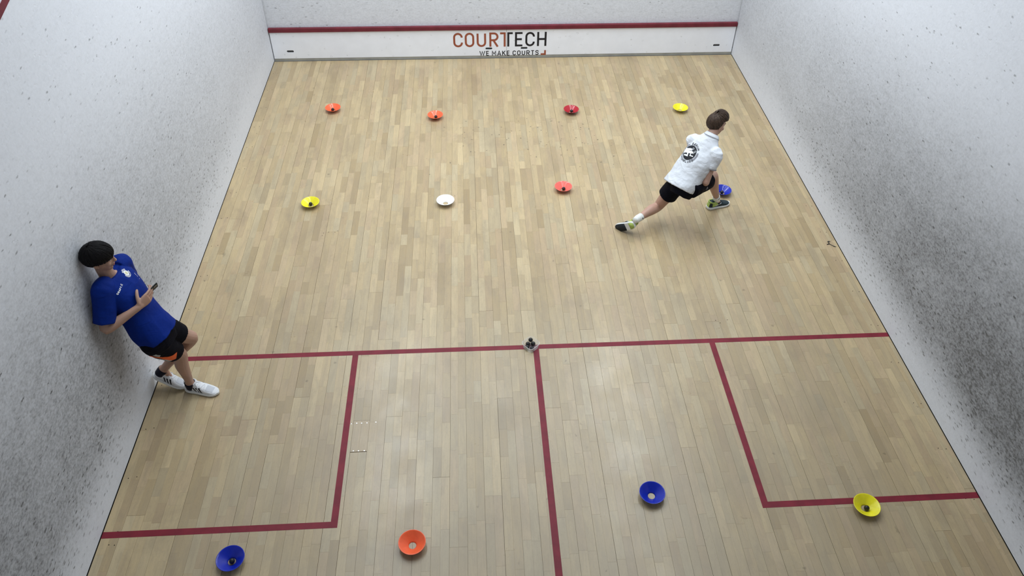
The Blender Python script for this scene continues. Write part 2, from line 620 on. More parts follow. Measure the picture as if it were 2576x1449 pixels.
def ribbon(pts, closed, sw):
    """list of quads [(p,p,p,p)] for a mitred stroke"""
    pts = [V((p[0], p[1])) for p in pts]
    q = [pts[0]]
    for p in pts[1:]:
        if (p - q[-1]).length > 1e-6:
            q.append(p)
    if closed and (q[0] - q[-1]).length < 1e-6:
        q.pop()
    pts = q
    m = len(pts)
    L, Rr = [], []
    for i, p in enumerate(pts):
        if closed or 0 < i < m - 1:
            d1 = (p - pts[i - 1]).normalized()
            d2 = (pts[(i + 1) % m] - p).normalized()
        elif i == 0:
            d1 = d2 = (pts[1] - p).normalized()
        else:
            d1 = d2 = (p - pts[i - 1]).normalized()
        n1, n2 = V((-d1.y, d1.x)), V((-d2.y, d2.x))
        b = (n1 + n2)
        b = b / max(b.length, 1e-6)
        k = min(1.0 / max(b.dot(n1), 0.35), 2.2)
        L.append(p + b * sw / 2 * k)
        Rr.append(p - b * sw / 2 * k)
    out = []
    for i in range(m if closed else m - 1):
        j = (i + 1) % m
        out.append((Rr[i], Rr[j], L[j], L[i]))
    return out


def text_quads(specs, sw):
    """specs: (char, left, bottom, width, height) outer boxes; sw stroke width"""
    out = []
    for ch, x, y, w, h in specs:
        hh = h - sw
        ww = (w - sw) / hh
        for n_st, (pts, closed) in enumerate(letters(ch, ww)):
            out += [tuple(V((p.x, p.y, n_st)) for p in qd) for qd in ribbon([(x + sw / 2 + p[0] * hh, y + sw / 2 + p[1] * hh) for p in pts], closed, sw)]
    return out


def letter_objs(specs, sw, fn, mat, parent, name='letter', maker=None):
    out = []
    for sp in specs:
        q = text_quads([sp], sw)
        o = maker(name, q) if maker else quads_obj(name, q, fn, mat, None)
        adopt(o, parent) if not maker else adopt_keep(o, parent)
        out.append(o)
    return out


def quads_obj(name, quads, fn, mat, parent):
    vs, fs = [], []
    for q in quads:
        i = len(vs)
        vs += [fn(p) for p in q]
        fs.append((i, i + 1, i + 2, i + 3))
    return mesh_obj(name, vs, fs, mat, parent)


# ------------------------------------------------------------------ the tin: sheet board along the front wall
M_TIN = plain('tin_white', (0.90, 0.92, 0.98), 0.35, 0.4, var=0.02, vscale=6)
# ball prints on the sheet
_n = N(M_TIN.node_tree)
_b = M_TIN.node_tree.nodes['Principled BSDF']
_p = _n.pos()
_d = _n.voro(_n.scale(_p, (13, 1, 15)), 1.0)
_k = _n.add('ShaderNodeSeparateColor')
_n.link(_d['Color'], _k.inputs[0])
_ring = _n.math('MULTIPLY', _n.ramp(_d['Distance'], 0.10, 0.17), _n.ramp(_d['Distance'], 0.18, 0.26, 1, 0))
_ring = _n.math('MULTIPLY', _ring, _n.math('LESS_THAN', _k.outputs[0], 0.38))
_ring = _n.math('MULTIPLY', _ring, _n.ramp(_n.noise(_p, 30, 2), 0.45, 0.6))
_src = _b.inputs['Base Color'].links[0].from_socket
_n.link(_n.mix(_n.math('MULTIPLY', _ring, 0.30), _src, (0.25, 0.26, 0.27, 1)), _b.inputs['Base Color'])
M_TINBASE = plain('tin_base_grey', (0.36, 0.36, 0.33), 0.5, 0.4, var=0.12, vscale=5)
M_RUST = plain('letter_rust', (0.335, 0.088, 0.045), 0.5, 0.4)
M_BLACK = plain('letter_black', (0.010, 0.010, 0.016), 0.45, 0.4)

tin = empty('tin_board', (3.2, 0.0, 0.0))
tag(tin, 'white sheet board with red top rail along the foot of the front wall', 'tin board')

SLOTS = [0.243, 2.957, 3.446, 6.158]


def tin_panel(x0, x1):
    z0, z1 = 0.040, 0.418
    cu = bpy.data.curves.new('panel', 'CURVE')
    cu.dimensions = '2D'
    cu.fill_mode = 'BOTH'
    cu.extrude = 0.004

    def poly(pts):
        s = cu.splines.new('POLY')
        s.points.add(len(pts) - 1)
        for k, p in enumerate(pts):
            s.points[k].co = (p[0], p[1], 0, 1)
        s.use_cyclic_u = True
    poly([(x0, z0), (x1, z0), (x1, z1), (x0, z1)])
    for sx in SLOTS:
        if x0 < sx < x1:
            hw, r, zc = 0.032, 0.0155, 0.143
            pts = []
            for k in range(9):
                a = -math.pi / 2 + math.pi * k / 8
                pts.append((sx + hw + r * math.cos(a), zc + r * math.sin(a)))
            for k in range(9):
                a = math.pi / 2 + math.pi * k / 8
                pts.append((sx - hw + r * math.cos(a), zc + r * math.sin(a)))
            poly(pts)
    tmp = bpy.data.objects.new('tmp_curve', cu)
    COL.objects.link(tmp)
    dg = bpy.context.evaluated_depsgraph_get()
    me = bpy.data.meshes.new_from_object(tmp.evaluated_get(dg))
    bpy.data.objects.remove(tmp)
    me.name = 'panel'
    for v in me.vertices:
        a, b, c = v.co
        v.co = (a, -c + 0.004, b)
    me.materials.clear()
    me.materials.append(M_TIN)
    o = bpy.data.objects.new('panel', me)
    COL.objects.link(o)
    adopt(o, tin)
    return o


SEAM = 3.202
tin_panel(0.012, SEAM - 0.0015)
tin_panel(SEAM + 0.0015, CW - 0.012)
adopt(box_obj('base_strip', (0.008, 0.004, 0.0005), (CW - 0.008, 0.026, 0.040), M_TINBASE, None, 0.002), tin)
adopt(box_obj('backing', (0.012, 0.012, 0.041), (CW - 0.012, 0.026, 0.418), plain('tin_void', (0.05, 0.05, 0.05), 0.8), None), tin)
bm = bmesh.new()
add_box(bm, (0.004, -0.018, 0.418), (CW - 0.004, 0.027, 0.478), 0.008)
adopt(bm_obj('top_rail', bm, M_RED_WALL, None), tin)
bm = bmesh.new()
add_box(bm, (SEAM - 0.001, -0.0184, 0.419), (SEAM + 0.001, -0.017, 0.477))
adopt(bm_obj('rail_joint', bm, M_DARK, None), tin)


def on_tin(p):
    return V((p[0], -0.0008 - (0.0004 * p[2] if len(p) > 2 else 0), p[1]))


zb, zt = 0.169, 0.377
sw = 0.0275
court = [('C', 2.470, zb, .131, zt - zb), ('O', 2.628, zb, .130, zt - zb), ('U', 2.791, zb, .130, zt - zb), ('R', 2.965, zb, .126, zt - zb)]
letter_objs(court, sw, on_tin, M_RUST, tin)
q = ribbon([(3.113, zt - sw / 2), (3.190 - sw / 2, zt - sw / 2), (3.190 - sw / 2, zb)], False, sw)
adopt(quads_obj('letter', q, on_tin, M_RUST, None), tin)
q = ribbon([(3.287, zt - sw / 2), (3.212 + sw / 2, zt - sw / 2), (3.212 + sw / 2, zb)], False, sw)
adopt(quads_obj('letter', q, on_tin, M_BLACK, None), tin)
letter_objs([('E', 3.318, zb, .113, zt - zb), ('C', 3.461, zb, .131, zt - zb), ('H', 3.624, zb, .130, zt - zb)], sw, on_tin, M_BLACK, tin)
# second line
zb2, h2, sw2 = 0.038, 0.071, 0.0115
line = []
xs = {0: 2.828}
specs = 'WE MAKE COURTS'
wid = {'W': .073, 'E': .041, 'M': .057, 'A': .051, 'K': .047, 'C': .046, 'O': .048, 'U': .047, 'R': .048, 'T': .044, 'S': .046}
gap, space = 0.0165, 0.040
tot = sum(wid[c] for c in specs if c != ' ')
n_gap = sum(1 for a, b in zip(specs, specs[1:]) if a != ' ' and b != ' ')
k = (3.651 - 2.828 - 2 * space - n_gap * gap) / tot
cx = 2.828
prev = None
for c in specs:
    if c == ' ':
        cx += space
        prev = None
        continue
    if prev:
        cx += gap
    w = wid[c] * k
    line.append((c, cx, zb2, w, h2))
    cx += w
    prev = c
letter_objs(line, sw2, on_tin, M_BLACK, tin)
q = ribbon([(3.680, 0.038 + .0115), (3.753 - .013, 0.038 + .0115), (3.753 - .013, 0.108)], False, 0.0245)
adopt(quads_obj('corner_mark', q, on_tin, M_RUST, None), tin)['label'] = 'rust-red corner mark'


# ------------------------------------------------------------------ lathe things: cones and balls
def lathe(profile, seg=48):
    """closed profile of (r, z) -> verts, faces"""
    vs, fs = [], []
    n = len(profile)
    for i in range(seg):
        a = 2 * math.pi * i / seg
        for (r, z) in profile:
            vs.append((r * math.cos(a), r * math.sin(a), z))
    for i in range(seg):
        j = (i + 1) % seg
        for k in range(n):
            k2 = (k + 1) % n
            fs.append((i * n + k, j * n + k, j * n + k2, i * n + k2))
    return vs, fs


CONE_PROFILE = [(0.0262, 0.0006), (0.0285, 0.0), (0.035, 0.0055), (0.060, 0.0245), (0.085, 0.0435), (0.0925, 0.0482), (0.0955, 0.0490),
                (0.0962, 0.0505), (0.0952, 0.0520), (0.0918, 0.0512), (0.084, 0.0458), (0.059, 0.0268), (0.034, 0.0078), (0.0262, 0.0022)]


def plastic(name, col, rough=0.2):
    m, nt, b = new_mat(name)
    n = N(nt)
    tc = n.add('ShaderNodeTexCoord').outputs['Object']
    f = n.noise(tc, 30, 3)
    n.link(n.mix(n.ramp(f, 0.3, 0.7), (*[c * 0.95 for c in col], 1), (*[min(1, c * 1.04) for c in col], 1)), b.inputs['Base Color'])
    n.link(n.ramp(n.noise(tc, 60, 4), 0.3, 0.7, rough * 0.85, rough * 1.25), b.inputs['Roughness'])
    b.inputs['Specular IOR Level'].default_value = 0.5
    b.inputs['Subsurface Weight'].default_value = 0.12
    b.inputs['Subsurface Radius'].default_value = (0.012, 0.012, 0.012)
    return m


PL = {'orange': plastic('plastic_orange', (0.97, 0.15, 0.055)), 'red': plastic('plastic_red', (0.44, 0.014, 0.026)),
      'yellow': plastic('plastic_yellow', (0.86, 0.77, 0.022)), 'blue': plastic('plastic_blue', (0.006, 0.022, 0.40)),
      'white': plastic('plastic_white', (0.86, 0.90, 0.92)), 'salmon': plastic('plastic_salmon', (0.92, 0.155, 0.12))}
cone_mesh = {}
for k in PL:
    vs, fs = lathe(CONE_PROFILE, 64)
    me = bpy.data.meshes.new('marker_cone_' + k)
    me.from_pydata(vs, [], fs)
    me.update()
    for p in me.polygons:
        p.use_smooth = True
    me.materials.append(PL[k])
    cone_mesh[k] = me

CONES = [
    ('orange', 0.960, -1.352, 'orange cone dish at front left, nearest the left wall'),
    ('orange', 2.242, -1.572, 'orange cone dish left of the red one, below the rust lettering'),
    ('red', 3.946, -1.500, 'dark red cone dish, the only one of that colour'),
    ('yellow', 5.337, -1.508, 'empty yellow cone dish above the running boy\'s head'),
    ('yellow', 0.948, -3.315, 'yellow cone dish with a ball, left of the white one'),
    ('white', 2.385, -3.338, 'white cone dish on the bare wooden floor, empty'),
    ('salmon', 3.679, -3.142, 'salmon red cone dish between the white cone and the running boy'),
    ('blue', 5.428, -3.277, 'blue cone dish right behind the running boy\'s front shoe'),
    ('blue', 3.947, -7.000, 'empty blue cone dish right of the half court line'),
    ('yellow', 5.502, -7.182, 'yellow cone dish lying across the red service box line'),
    ('orange', 2.193, -7.306, 'empty orange cone dish in the foreground, left of the half court line'),
    ('blue', 0.957, -7.361, 'blue cone dish with a ball at the bottom left'),
]
for (c, x, y, lab) in CONES:
    o = bpy.data.objects.new('marker_cone', cone_mesh[c])
    COL.objects.link(o)
    o.location = (x, y, 0.0003)
    o.rotation_euler = (0, 0, random.uniform(0, 6))
    tag(o, lab, 'cone', 'marker cones laid out upside down on the court')

M_RUBBER = plain('ball_rubber', (0.010, 0.0105, 0.012), 0.42, 0.45, var=0.2, vscale=60, bump=0.15, bscale=300)
bm = bmesh.new()
bmesh.ops.create_uvsphere(bm, u_segments=28, v_segments=18, radius=0.0195)
ball_me = bpy.data.meshes.new('squash_ball')
bm.to_mesh(ball_me)
bm.free()
for p in ball_me.polygons:
    p.use_smooth = True
ball_me.materials.append(M_RUBBER)
BALLS = [
    (0.955, -1.352, .0195, 'black squash ball in the orange cone nearest the left wall'),
    (2.248, -1.574, .0195, 'black squash ball in the orange cone beside the red one'),
    (3.952, -1.499, .0195, 'black squash ball in the dark red cone'),
    (0.946, -3.310, .0195, 'black squash ball in the yellow cone left of the white cone'),
    (3.684, -3.146, .0195, 'black squash ball in the salmon cone'),
    (5.423, -3.283, .0195, 'black squash ball in the blue cone behind the front shoe'),
    (5.507, -7.190, .0195, 'black squash ball in the yellow cone on the service box line'),
    (0.963, -7.366, .0195, 'black squash ball in the blue cone at the bottom left'),
    (3.1569, -5.4213, .0447, 'topmost squash ball in the clear tub, at its far corner'),
    (3.1315, -5.4480, .0222, 'squash ball in the clear tub, below the topmost at its left'),
    (3.1775, -5.4460, .0222, 'squash ball in the clear tub, below the topmost at its right'),
    (3.1231, -5.4864, .0222, 'squash ball against the left corner of the clear tub'),
    (3.1640, -5.5050, .0222, 'squash ball alone at the near corner of the clear tub'),
]
for (x, y, z, lab) in BALLS:
    o = bpy.data.objects.new('squash_ball', ball_me)
    COL.objects.link(o)
    o.location = (x, y, z + 0.0004)
    tag(o, lab, 'ball', 'black squash balls')


# ------------------------------------------------------------------ clear tub for balls
def tub_material():
    m, nt, b = new_mat('clear_plastic')
    b.inputs['Base Color'].default_value = (0.92, 0.94, 0.95, 1)
    b.inputs['Roughness'].default_value = 0.16
    b.inputs['IOR'].default_value = 1.45
    b.inputs['Alpha'].default_value = 0.24
    n = N(nt)
    tc = n.add('ShaderNodeTexCoord').outputs['Object']
    lw = n.add('ShaderNodeLayerWeight')
    lw.inputs[0].default_value = 0.35
    a = n.math('ADD', n.math('MULTIPLY', lw.outputs['Facing'], 0.42), n.ramp(n.noise(tc, 20, 2), 0.3, 0.7, 0.07, 0.11))
    n.link(a, b.inputs['Alpha'])
    return m


def rr_ring(half, r, z, n=6):
    pts = []
    for cxs, cys, a0 in ((1, 1, 0), (-1, 1, 90), (-1, -1, 180), (1, -1, 270)):
        for k in range(n + 1):
            a = math.radians(a0 + 90 * k / n)
            pts.append((cxs * (half - r) + r * math.cos(a), cys * (half - r) + r * math.sin(a), z))
    return pts


M_TUB = tub_material()
rings = [rr_ring(.046, .020, .0012), rr_ring(.0495, .022, .0), rr_ring(.0525, .023, .004), rr_ring(.0590, .026, .054), rr_ring(.0645, .030, .0555), rr_ring(.0650, .030, .061),
         rr_ring(.0630, .029, .0615), rr_ring(.0585, .026, .0575), rr_ring(.0512, .022, .0042), rr_ring(.0475, .021, .0022)]
vs, fs = [], []
m_ = len(rings[0])
for r in rings:
    vs += r
for i in range(len(rings) - 1):
    for k in range(m_):
        k2 = (k + 1) % m_
        fs.append((i * m_ + k, i * m_ + k2, (i + 1) * m_ + k2, (i + 1) * m_ + k))
fs.append(tuple(reversed(range(m_))))
fs.append(tuple((len(rings) - 1) * m_ + k for k in range(m_)))
tub = mesh_obj('plastic_tub', vs, fs, M_TUB, None, True)
tub.location = (3.155, -5.472, 0.0012)
tub.rotation_euler = (0, 0, math.radians(45 - 4))
tag(tub, 'clear square plastic tub holding five balls where the red lines meet', 'tub')


# ------------------------------------------------------------------ tubes
def frames(pts):
    ts = []
    for i in range(len(pts)):
        a = pts[max(i - 1, 0)]
        b = pts[min(i + 1, len(pts) - 1)]
        ts.append((b - a).normalized())
    up = V((0, 0, 1)) if abs(ts[0].z) < 0.9 else V((1, 0, 0))
    n = (up - ts[0] * up.dot(ts[0])).normalized()
    out = []
    for t in ts:
        n = (n - t * n.dot(t)).normalized()
        out.append((t, n, t.cross(n)))
    return out


def catmull(P, sub):
    """P: list of tuples of Vectors/floats packed as lists -> smooth interpolation"""
    out = []
    n = len(P)
    for i in range(n - 1):
        p0, p1, p2, p3 = P[max(i - 1, 0)], P[i], P[i + 1], P[min(i + 2, n - 1)]
        for k in range(sub):
            t = k / sub
            t2, t3 = t * t, t * t * t
            out.append([0.5 * ((2 * b) + (c - a) * t + (2 * a - 5 * b + 4 * c - d) * t2 + (3 * b - a - 3 * c + d) * t3) for a, b, c, d in zip(p0, p1, p2, p3)])
    out.append(list(P[-1]))
    return out


class Geo:
    def __init__(s):
        s.v, s.f = [], []

    def ring_skin(s, rings, cap=True):
        i0 = len(s.v)
        m = len(rings[0])
        for r in rings:
            s.v += [tuple(p) for p in r]
        for i in range(len(rings) - 1):
            for k in range(m):
                k2 = (k + 1) % m
                s.f.append((i0 + i * m + k, i0 + i * m + k2, i0 + (i + 1) * m + k2, i0 + (i + 1) * m + k))
        if cap:
            s.f.append(tuple(i0 + k for k in reversed(range(m))))
            e = i0 + (len(rings) - 1) * m
            s.f.append(tuple(e + k for k in range(m)))

    def limb(s, pts, seg=14, sub=4, round_ends=True):
        """pts: [(Vector, radius)]"""
        P = [[p[0][0], p[0][1], p[0][2], p[1]] for p in pts]
        Q = catmull(P, sub)
        c = [V(q[:3]) for q in Q]
        r = [max(q[3], 0.001) for q in Q]
        fr = frames(c)
        rings = []

        def ring(ce, t, n, b, rad):
            return [ce + n * (rad * math.cos(2 * math.pi * k / seg)) + b * (rad * math.sin(2 * math.pi * k / seg)) for k in range(seg)]
        if round_ends:
            t, n, b = fr[0]
            for a in (80, 55, 28):
                a = math.radians(a)
                rings.append(ring(c[0] - t * r[0] * math.sin(a), t, n, b, r[0] * math.cos(a)))
        for ce, (t, n, b), rad in zip(c, fr, r):
            rings.append(ring(ce, t, n, b, rad))
        if round_ends:
            t, n, b = fr[-1]
            for a in (28, 55, 80):
                a = math.radians(a)
                rings.append(ring(c[-1] + t * r[-1] * math.sin(a), t, n, b, r[-1] * math.cos(a)))
        s.ring_skin(rings)

    def trunk(s, rows, seg=28, sub=4, ex=2.3, hollow=0.0, flat_top=False):
        """rows: [(centre, right, fwd, half width, half depth)]; superelliptic sections"""
        P = [list(c) + list(r) + list(f) + [w, d] for c, r, f, w, d in rows]
        Q = catmull(P, sub)
        rings = []
        for q in Q:
            c, R, F = V(q[0:3]), V(q[3:6]).normalized(), V(q[6:9]).normalized()
            w, d = q[9], q[10]
            ring = []
            for k in range(seg):
                a = 2 * math.pi * k / seg
                ca, sa = math.cos(a), math.sin(a)
                ring.append(c + R * (w * math.copysign(abs(ca) ** (2 / ex), ca)) + F * (d * math.copysign(abs(sa) ** (2 / ex), sa)))
            rings.append(ring)
        if hollow:
            c0 = sum(rings[0], V()) / seg
            ax = (sum(rings[1], V()) / seg - c0).normalized()
            inner = [[c0 + (p - c0) * 0.90 + ax * hollow for p in rings[0]], [c0 + (p - c0) * 0.94 for p in rings[0]]]
            rings = inner + rings
        s.ring_skin(rings)

    def ell(s, c, axes, rad, nu=18, nv=12):
        """ellipsoid with orthonormal axes and radii"""
        i0 = len(s.v)
        A = [V(a) for a in axes]
        c = V(c)
        s.v.append(tuple(c - A[2] * rad[2]))
        for j in range(1, nv):
            ph = -math.pi / 2 + math.pi * j / nv
            for i in range(nu):
                th = 2 * math.pi * i / nu
                s.v.append(tuple(c + A[0] * (rad[0] * math.cos(ph) * math.cos(th)) + A[1] * (rad[1] * math.cos(ph) * math.sin(th)) + A[2] * (rad[2] * math.sin(ph))))
        s.v.append(tuple(c + A[2] * rad[2]))
        last = len(s.v) - 1
        for i in range(nu):
            k2 = (i + 1) % nu
            s.f.append((i0, i0 + 1 + k2, i0 + 1 + i))
            for j in range(nv - 2):
                a = i0 + 1 + j * nu
                s.f.append((a + i, a + k2, a + nu + k2, a + nu + i))
            a = i0 + 1 + (nv - 2) * nu
            s.f.append((a + i, a + k2, last))

    def obj(s, name, mat, parent, voxel=0.0, smooth_it=4, post=None):
        o = mesh_obj(name, s.v, s.f, None, None, True)
        bm = bmesh.new()
        bm.from_mesh(o.data)
        bmesh.ops.recalc_face_normals(bm, faces=bm.faces)
        bm.to_mesh(o.data)
        bm.free()
        if voxel:
            md = o.modifiers.new('r', 'REMESH')
            md.mode = 'VOXEL'
            md.voxel_size = voxel
            md.use_smooth_shade = True
            if smooth_it:
                sm = o.modifiers.new('s', 'SMOOTH')
                sm.iterations = smooth_it
                sm.factor = 0.5
            dg = bpy.context.evaluated_depsgraph_get()
            me = bpy.data.meshes.new_from_object(o.evaluated_get(dg))
            old = o.data
            o.modifiers.clear()
            o.data = me
            bpy.data.meshes.remove(old)
            me.name = name
        if post:
            post(o.data)
        for p in o.data.polygons:
            p.use_smooth = True
        o.data.materials.clear()
        o.data.materials.append(mat)
        if parent:
            adopt(o, parent)
        return o


def clamp_left_wall(eps=0.004):
    def f(me):
        for v in me.vertices:
            if v.co.x < eps:
                v.co.x = eps
    return f


def crumple(amp, scale, stretch=(1, 1, 1), also=None):
    def f(me):
        me.update()
        ns = [v.normal.copy() for v in me.vertices]
        for v, nn in zip(me.vertices, ns):
            p = V((v.co.x * stretch[0], v.co.y * stretch[1], v.co.z * stretch[2])) * scale
            k = 1 - abs(noise.noise(p)) * 2.2 + 0.5 * noise.noise(p * 2.3)
            v.co += nn * (amp * k)
        if also:
            also(me)
    return f


def bvh_of(o):
    me = o.data
    return BVHTree.FromPolygons([v.co.copy() for v in me.vertices], [tuple(p.vertices) for p in me.polygons])


class Decal:
    """flat print laid onto a curved cloth: origin, x and y directions on the cloth, shot along the inward normal"""
    def __init__(s, bvh, origin, xd, yd, off=0.0016, reach=0.15):
        s.b = bvh
        s.o = V(origin)
        s.x = V(xd).normalized()
        s.n = s.x.cross(V(yd)).normalized()
        s.y = s.n.cross(s.x)
        s.off = off
        s.reach = reach

    def at(s, p, lift=0.0):
        q = s.o + s.x * p[0] + s.y * p[1]
        hit, nn, i, d = s.b.ray_cast(q + s.n * s.reach, -s.n)
        if hit is None:
            hit, nn, i, d = s.b.find_nearest(q)
        if nn.dot(s.n) < 0:
            nn = -nn
        return hit + nn * (s.off + lift)

    def quads(s, name, quads, mat, parent, maxlen=0.012, lift=0.0):
        vs, fs = [], []
        for a, b, c, d in quads:
            a, b, c, d = [V((p[0], p[1])) for p in (a, b, c, d)]
            nu = max(1, int(math.ceil(max((b - a).length, (c - d).length) / maxlen)))
            nv = max(1, int(math.ceil(max((d - a).length, (c - b).length) / maxlen)))
            i0 = len(vs)
            for j in range(nv + 1):
                for i in range(nu + 1):
                    u, w = i / nu, j / nv
                    p = (a * (1 - u) + b * u) * (1 - w) + (d * (1 - u) + c * u) * w
                    vs.append(s.at(p, lift))
            for j in range(nv):
                for i in range(nu):
                    k = i0 + j * (nu + 1) + i
                    fs.append((k, k + 1, k + nu + 2, k + nu + 1))
        o = mesh_obj(name, vs, fs, mat, None, True)
        return o


def ring_quads(r0, r1, a0, a1, n):
    out = []
    for k in range(n):
        t0, t1 = a0 + (a1 - a0) * k / n, a0 + (a1 - a0) * (k + 1) / n
        out.append(((r0 * math.cos(t0), r0 * math.sin(t0)), (r1 * math.cos(t0), r1 * math.sin(t0)), (r1 * math.cos(t1), r1 * math.sin(t1)), (r0 * math.cos(t1), r0 * math.sin(t1))))
    return out


def arc_text(txt, r, h, w, sw, amid, inward):
    """letters round a circle; inward False: tops point outwards (upper arc), True: tops point to the centre (lower arc)"""
    out = []
    step = (w * 1.28) / r
    n = len(txt)
    for i, ch in enumerate(txt):
        off = (i - (n - 1) / 2) * step
        a = amid - off if not inward else amid + off
        for pts, closed in letters(ch, w * 0.78 / h):
            for q in ribbon([(p[0] * h - w * .39, p[1] * h - h / 2) for p in pts], closed, sw):
                qq = []
                for p in q:
                    # local: p.x along reading direction, p.y up
                    rad = V((math.cos(a), math.sin(a)))
                    if not inward:
                        rd, upv = V((rad.y, -rad.x)), rad
                    else:
                        rd, upv = V((-rad.y, rad.x)), -rad
                    qq.append(rad * r + rd * p.x + upv * p.y)
                out.append(tuple(qq))
    return out


# ------------------------------------------------------------------ skin, hair, cloth
def skin_material(name, col):
    m, nt, b = new_mat(name)
    n = N(nt)
    tc = n.add('ShaderNodeTexCoord').outputs['Object']
    f = n.noise(tc, 9, 4)
    n.link(n.mix(n.ramp(f, 0.3, 0.7), (*[c * 0.9 for c in col], 1), (col[0] * 1.05, col[1] * 1.0, col[2] * 0.98, 1)), b.inputs['Base Color'])
    b.inputs['Roughness'].default_value = 0.52
    b.inputs['Subsurface Weight'].default_value = 0.1
    b.inputs['Subsurface Radius'].default_value = (0.012, 0.005, 0.003)
    n.link(n.bump(n.noise(tc, 300, 3), 0.06, 0.002), b.inputs['Normal'])
    return m


def cloth_material(name, col, rough=0.8, fold=0.25, fs=18, sheen=0.1):
    m, nt, b = new_mat(name)
    n = N(nt)
    tc = n.add('ShaderNodeTexCoord').outputs['Object']
    f = n.noise(tc, 6, 3)
    n.link(n.mix(n.ramp(f, 0.3, 0.7), (*[c * 0.94 for c in col], 1), (*[min(1, c * 1.05) for c in col], 1)), b.inputs['Base Color'])
    b.inputs['Roughness'].default_value = rough
    b.inputs['Specular IOR Level'].default_value = 0.12
    b.inputs['Sheen Weight'].default_value = sheen
    n1 = n.bump(n.noise(n.scale(tc, (1, 1, 1.8)), fs, 2, 0.5, 1.0), fold, 0.02)
    n.link(n.bump(n.noise(tc, 500, 2), 0.1, 0.001, n1), b.inputs['Normal'])
    return m


M_SKIN1 = skin_material('skin_leaning_boy', (0.44, 0.27, 0.20))
M_SKIN2 = skin_material('skin_running_boy', (0.47, 0.29, 0.22))
M_HAIR1 = plain('hair_black', (0.0050, 0.0042, 0.0048), 0.6, 0.15, var=0.3, vscale=90, bump=0.4, bscale=260)
M_HAIR2 = plain('hair_brown', (0.058, 0.034, 0.022), 0.5, 0.35, var=0.45, vscale=80, bump=0.5, bscale=260)
M_BLUE = cloth_material('shirt_blue', (0.0013, 0.019, 0.190), 0.7, 0.30, 11, 0.0)
M_NAVY = cloth_material('shorts_black', (0.0022, 0.0024, 0.0065), 0.8, 0.35, 12, 0.0)
M_POLO = cloth_material('polo_white', (0.69, 0.715, 0.76), 0.85, 0.35, 13, 0.0)
M_ORANGE_CLOTH = cloth_material('cloth_orange', (0.85, 0.14, 0.025), 0.7, 0.1)
M_GREY_CLOTH = cloth_material('cloth_grey', (0.42, 0.42, 0.40), 0.7, 0.1)
M_PRINT_W = plain('print_white', (0.85, 0.87, 0.9), 0.6, 0.3)
M_PRINT_K = plain('print_black', (0.010, 0.011, 0.016), 0.6, 0.3)
M_PRINT_G = plain('print_grey', (0.25, 0.25, 0.28), 0.6, 0.3)
M_PRINT_GOLD = plain('print_pale_gold', (0.68, 0.66, 0.42), 0.6, 0.3)
M_SOCK_W = cloth_material('sock_white', (0.78, 0.79, 0.76), 0.9, 0.2, 60)
M_SOCK_K = cloth_material('sock_black', (0.01, 0.01, 0.02), 0.9, 0.2, 60)
M_SHOE_W = plain('shoe_white', (0.74, 0.75, 0.77), 0.5, 0.4, var=0.04, bump=0.1, bscale=400)
M_SHOE_MESH = plain('shoe_mesh_grey', (0.58, 0.60, 0.64), 0.7, 0.3, var=0.08, vscale=300)
M_SOLE_W = plain('sole_white', (0.76, 0.77, 0.76), 0.45, 0.4)
M_SOLE_G = plain('sole_grey_gum', (0.25, 0.25, 0.20), 0.6, 0.3)
M_SHOE_T = plain('shoe_dark_teal', (0.012, 0.026, 0.032), 0.5, 0.4, var=0.2)
M_LIME = plain('shoe_lime', (0.40, 0.52, 0.13), 0.55, 0.35, var=0.08)
M_SOLE_K = plain('sole_black', (0.014, 0.018, 0.024), 0.6, 0.3)
M_EYE_W = plain('eye_white', (0.7, 0.68, 0.66), 0.2, 0.5)
M_EYE_D = plain('eye_dark', (0.02, 0.012, 0.008), 0.15, 0.5)
M_LIP = plain('lip', (0.36, 0.13, 0.11), 0.5, 0.4)


# ------------------------------------------------------------------ head
def add_head(g, c, f, u, s=1.0):
    """adds a head to the body geometry: f face direction, u crown direction"""
    f = V(f).normalized()
    u = V(u)
    u = (u - f * u.dot(f)).normalized()
    r = f.cross(u)          # the person's right
    c = V(c)
    ax = (f, r, u)

    def P(a, b, d):
        return c + f * (a * s) + r * (b * s) + u * (d * s)
    g.ell(P(-.008, 0, .030), ax, (.098 * s, .076 * s, .088 * s), 24, 16)      # skull
    g.ell(P(.022, 0, -.020), ax, (.066 * s, .062 * s, .085 * s), 24, 16)      # face
    g.ell(P(.040, 0, -.078), ax, (.036 * s, .040 * s, .030 * s), 16, 12)      # jaw
    g.ell(P(.068, 0, -.094), ax, (.016 * s, .020 * s, .014 * s), 12, 8)       # chin
    g.limb([(P(.088, 0, .012), .008 * s), (P(.098, 0, -.012), .0095 * s), (P(.105, 0, -.030), .0125 * s)], 10, 3)   # nose
    for k in (-1, 1):
        g.ell(P(.094, .010 * k, -.034), ax, (.009 * s, .007 * s, .006 * s), 8, 6)                                    # nostril wing
        g.limb([(P(.080, .012 * k, .022), .007 * s), (P(.076, .034 * k, .026), .007 * s), (P(.060, .052 * k, .018), .006 * s)], 8, 3)   # brow
        g.ell(P(.058, .040 * k, -.028), ax, (.022 * s, .022 * s, .020 * s), 10, 8)                                   # cheek
        e = P(-.012, .074 * k, -.008)                                                                                # ear
        er = (r * k * 0.45 - f * 0.9).normalized()
        en = er.cross(u).normalized()
        g.ell(e + er * .006 * s, (er, u, en), (.017 * s, .031 * s, .0065 * s), 12, 8)
        g.ell(P(-.004, .072 * k, -.032), ax, (.009 * s, .006 * s, .011 * s), 8, 6)
    g.ell(P(.086, 0, -.058), ax, (.011 * s, .022 * s, .0065 * s), 12, 8)      # upper lip
    g.ell(P(.083, 0, -.068), ax, (.011 * s, .019 * s, .0065 * s), 12, 8)      # lower lip
    return P, ax


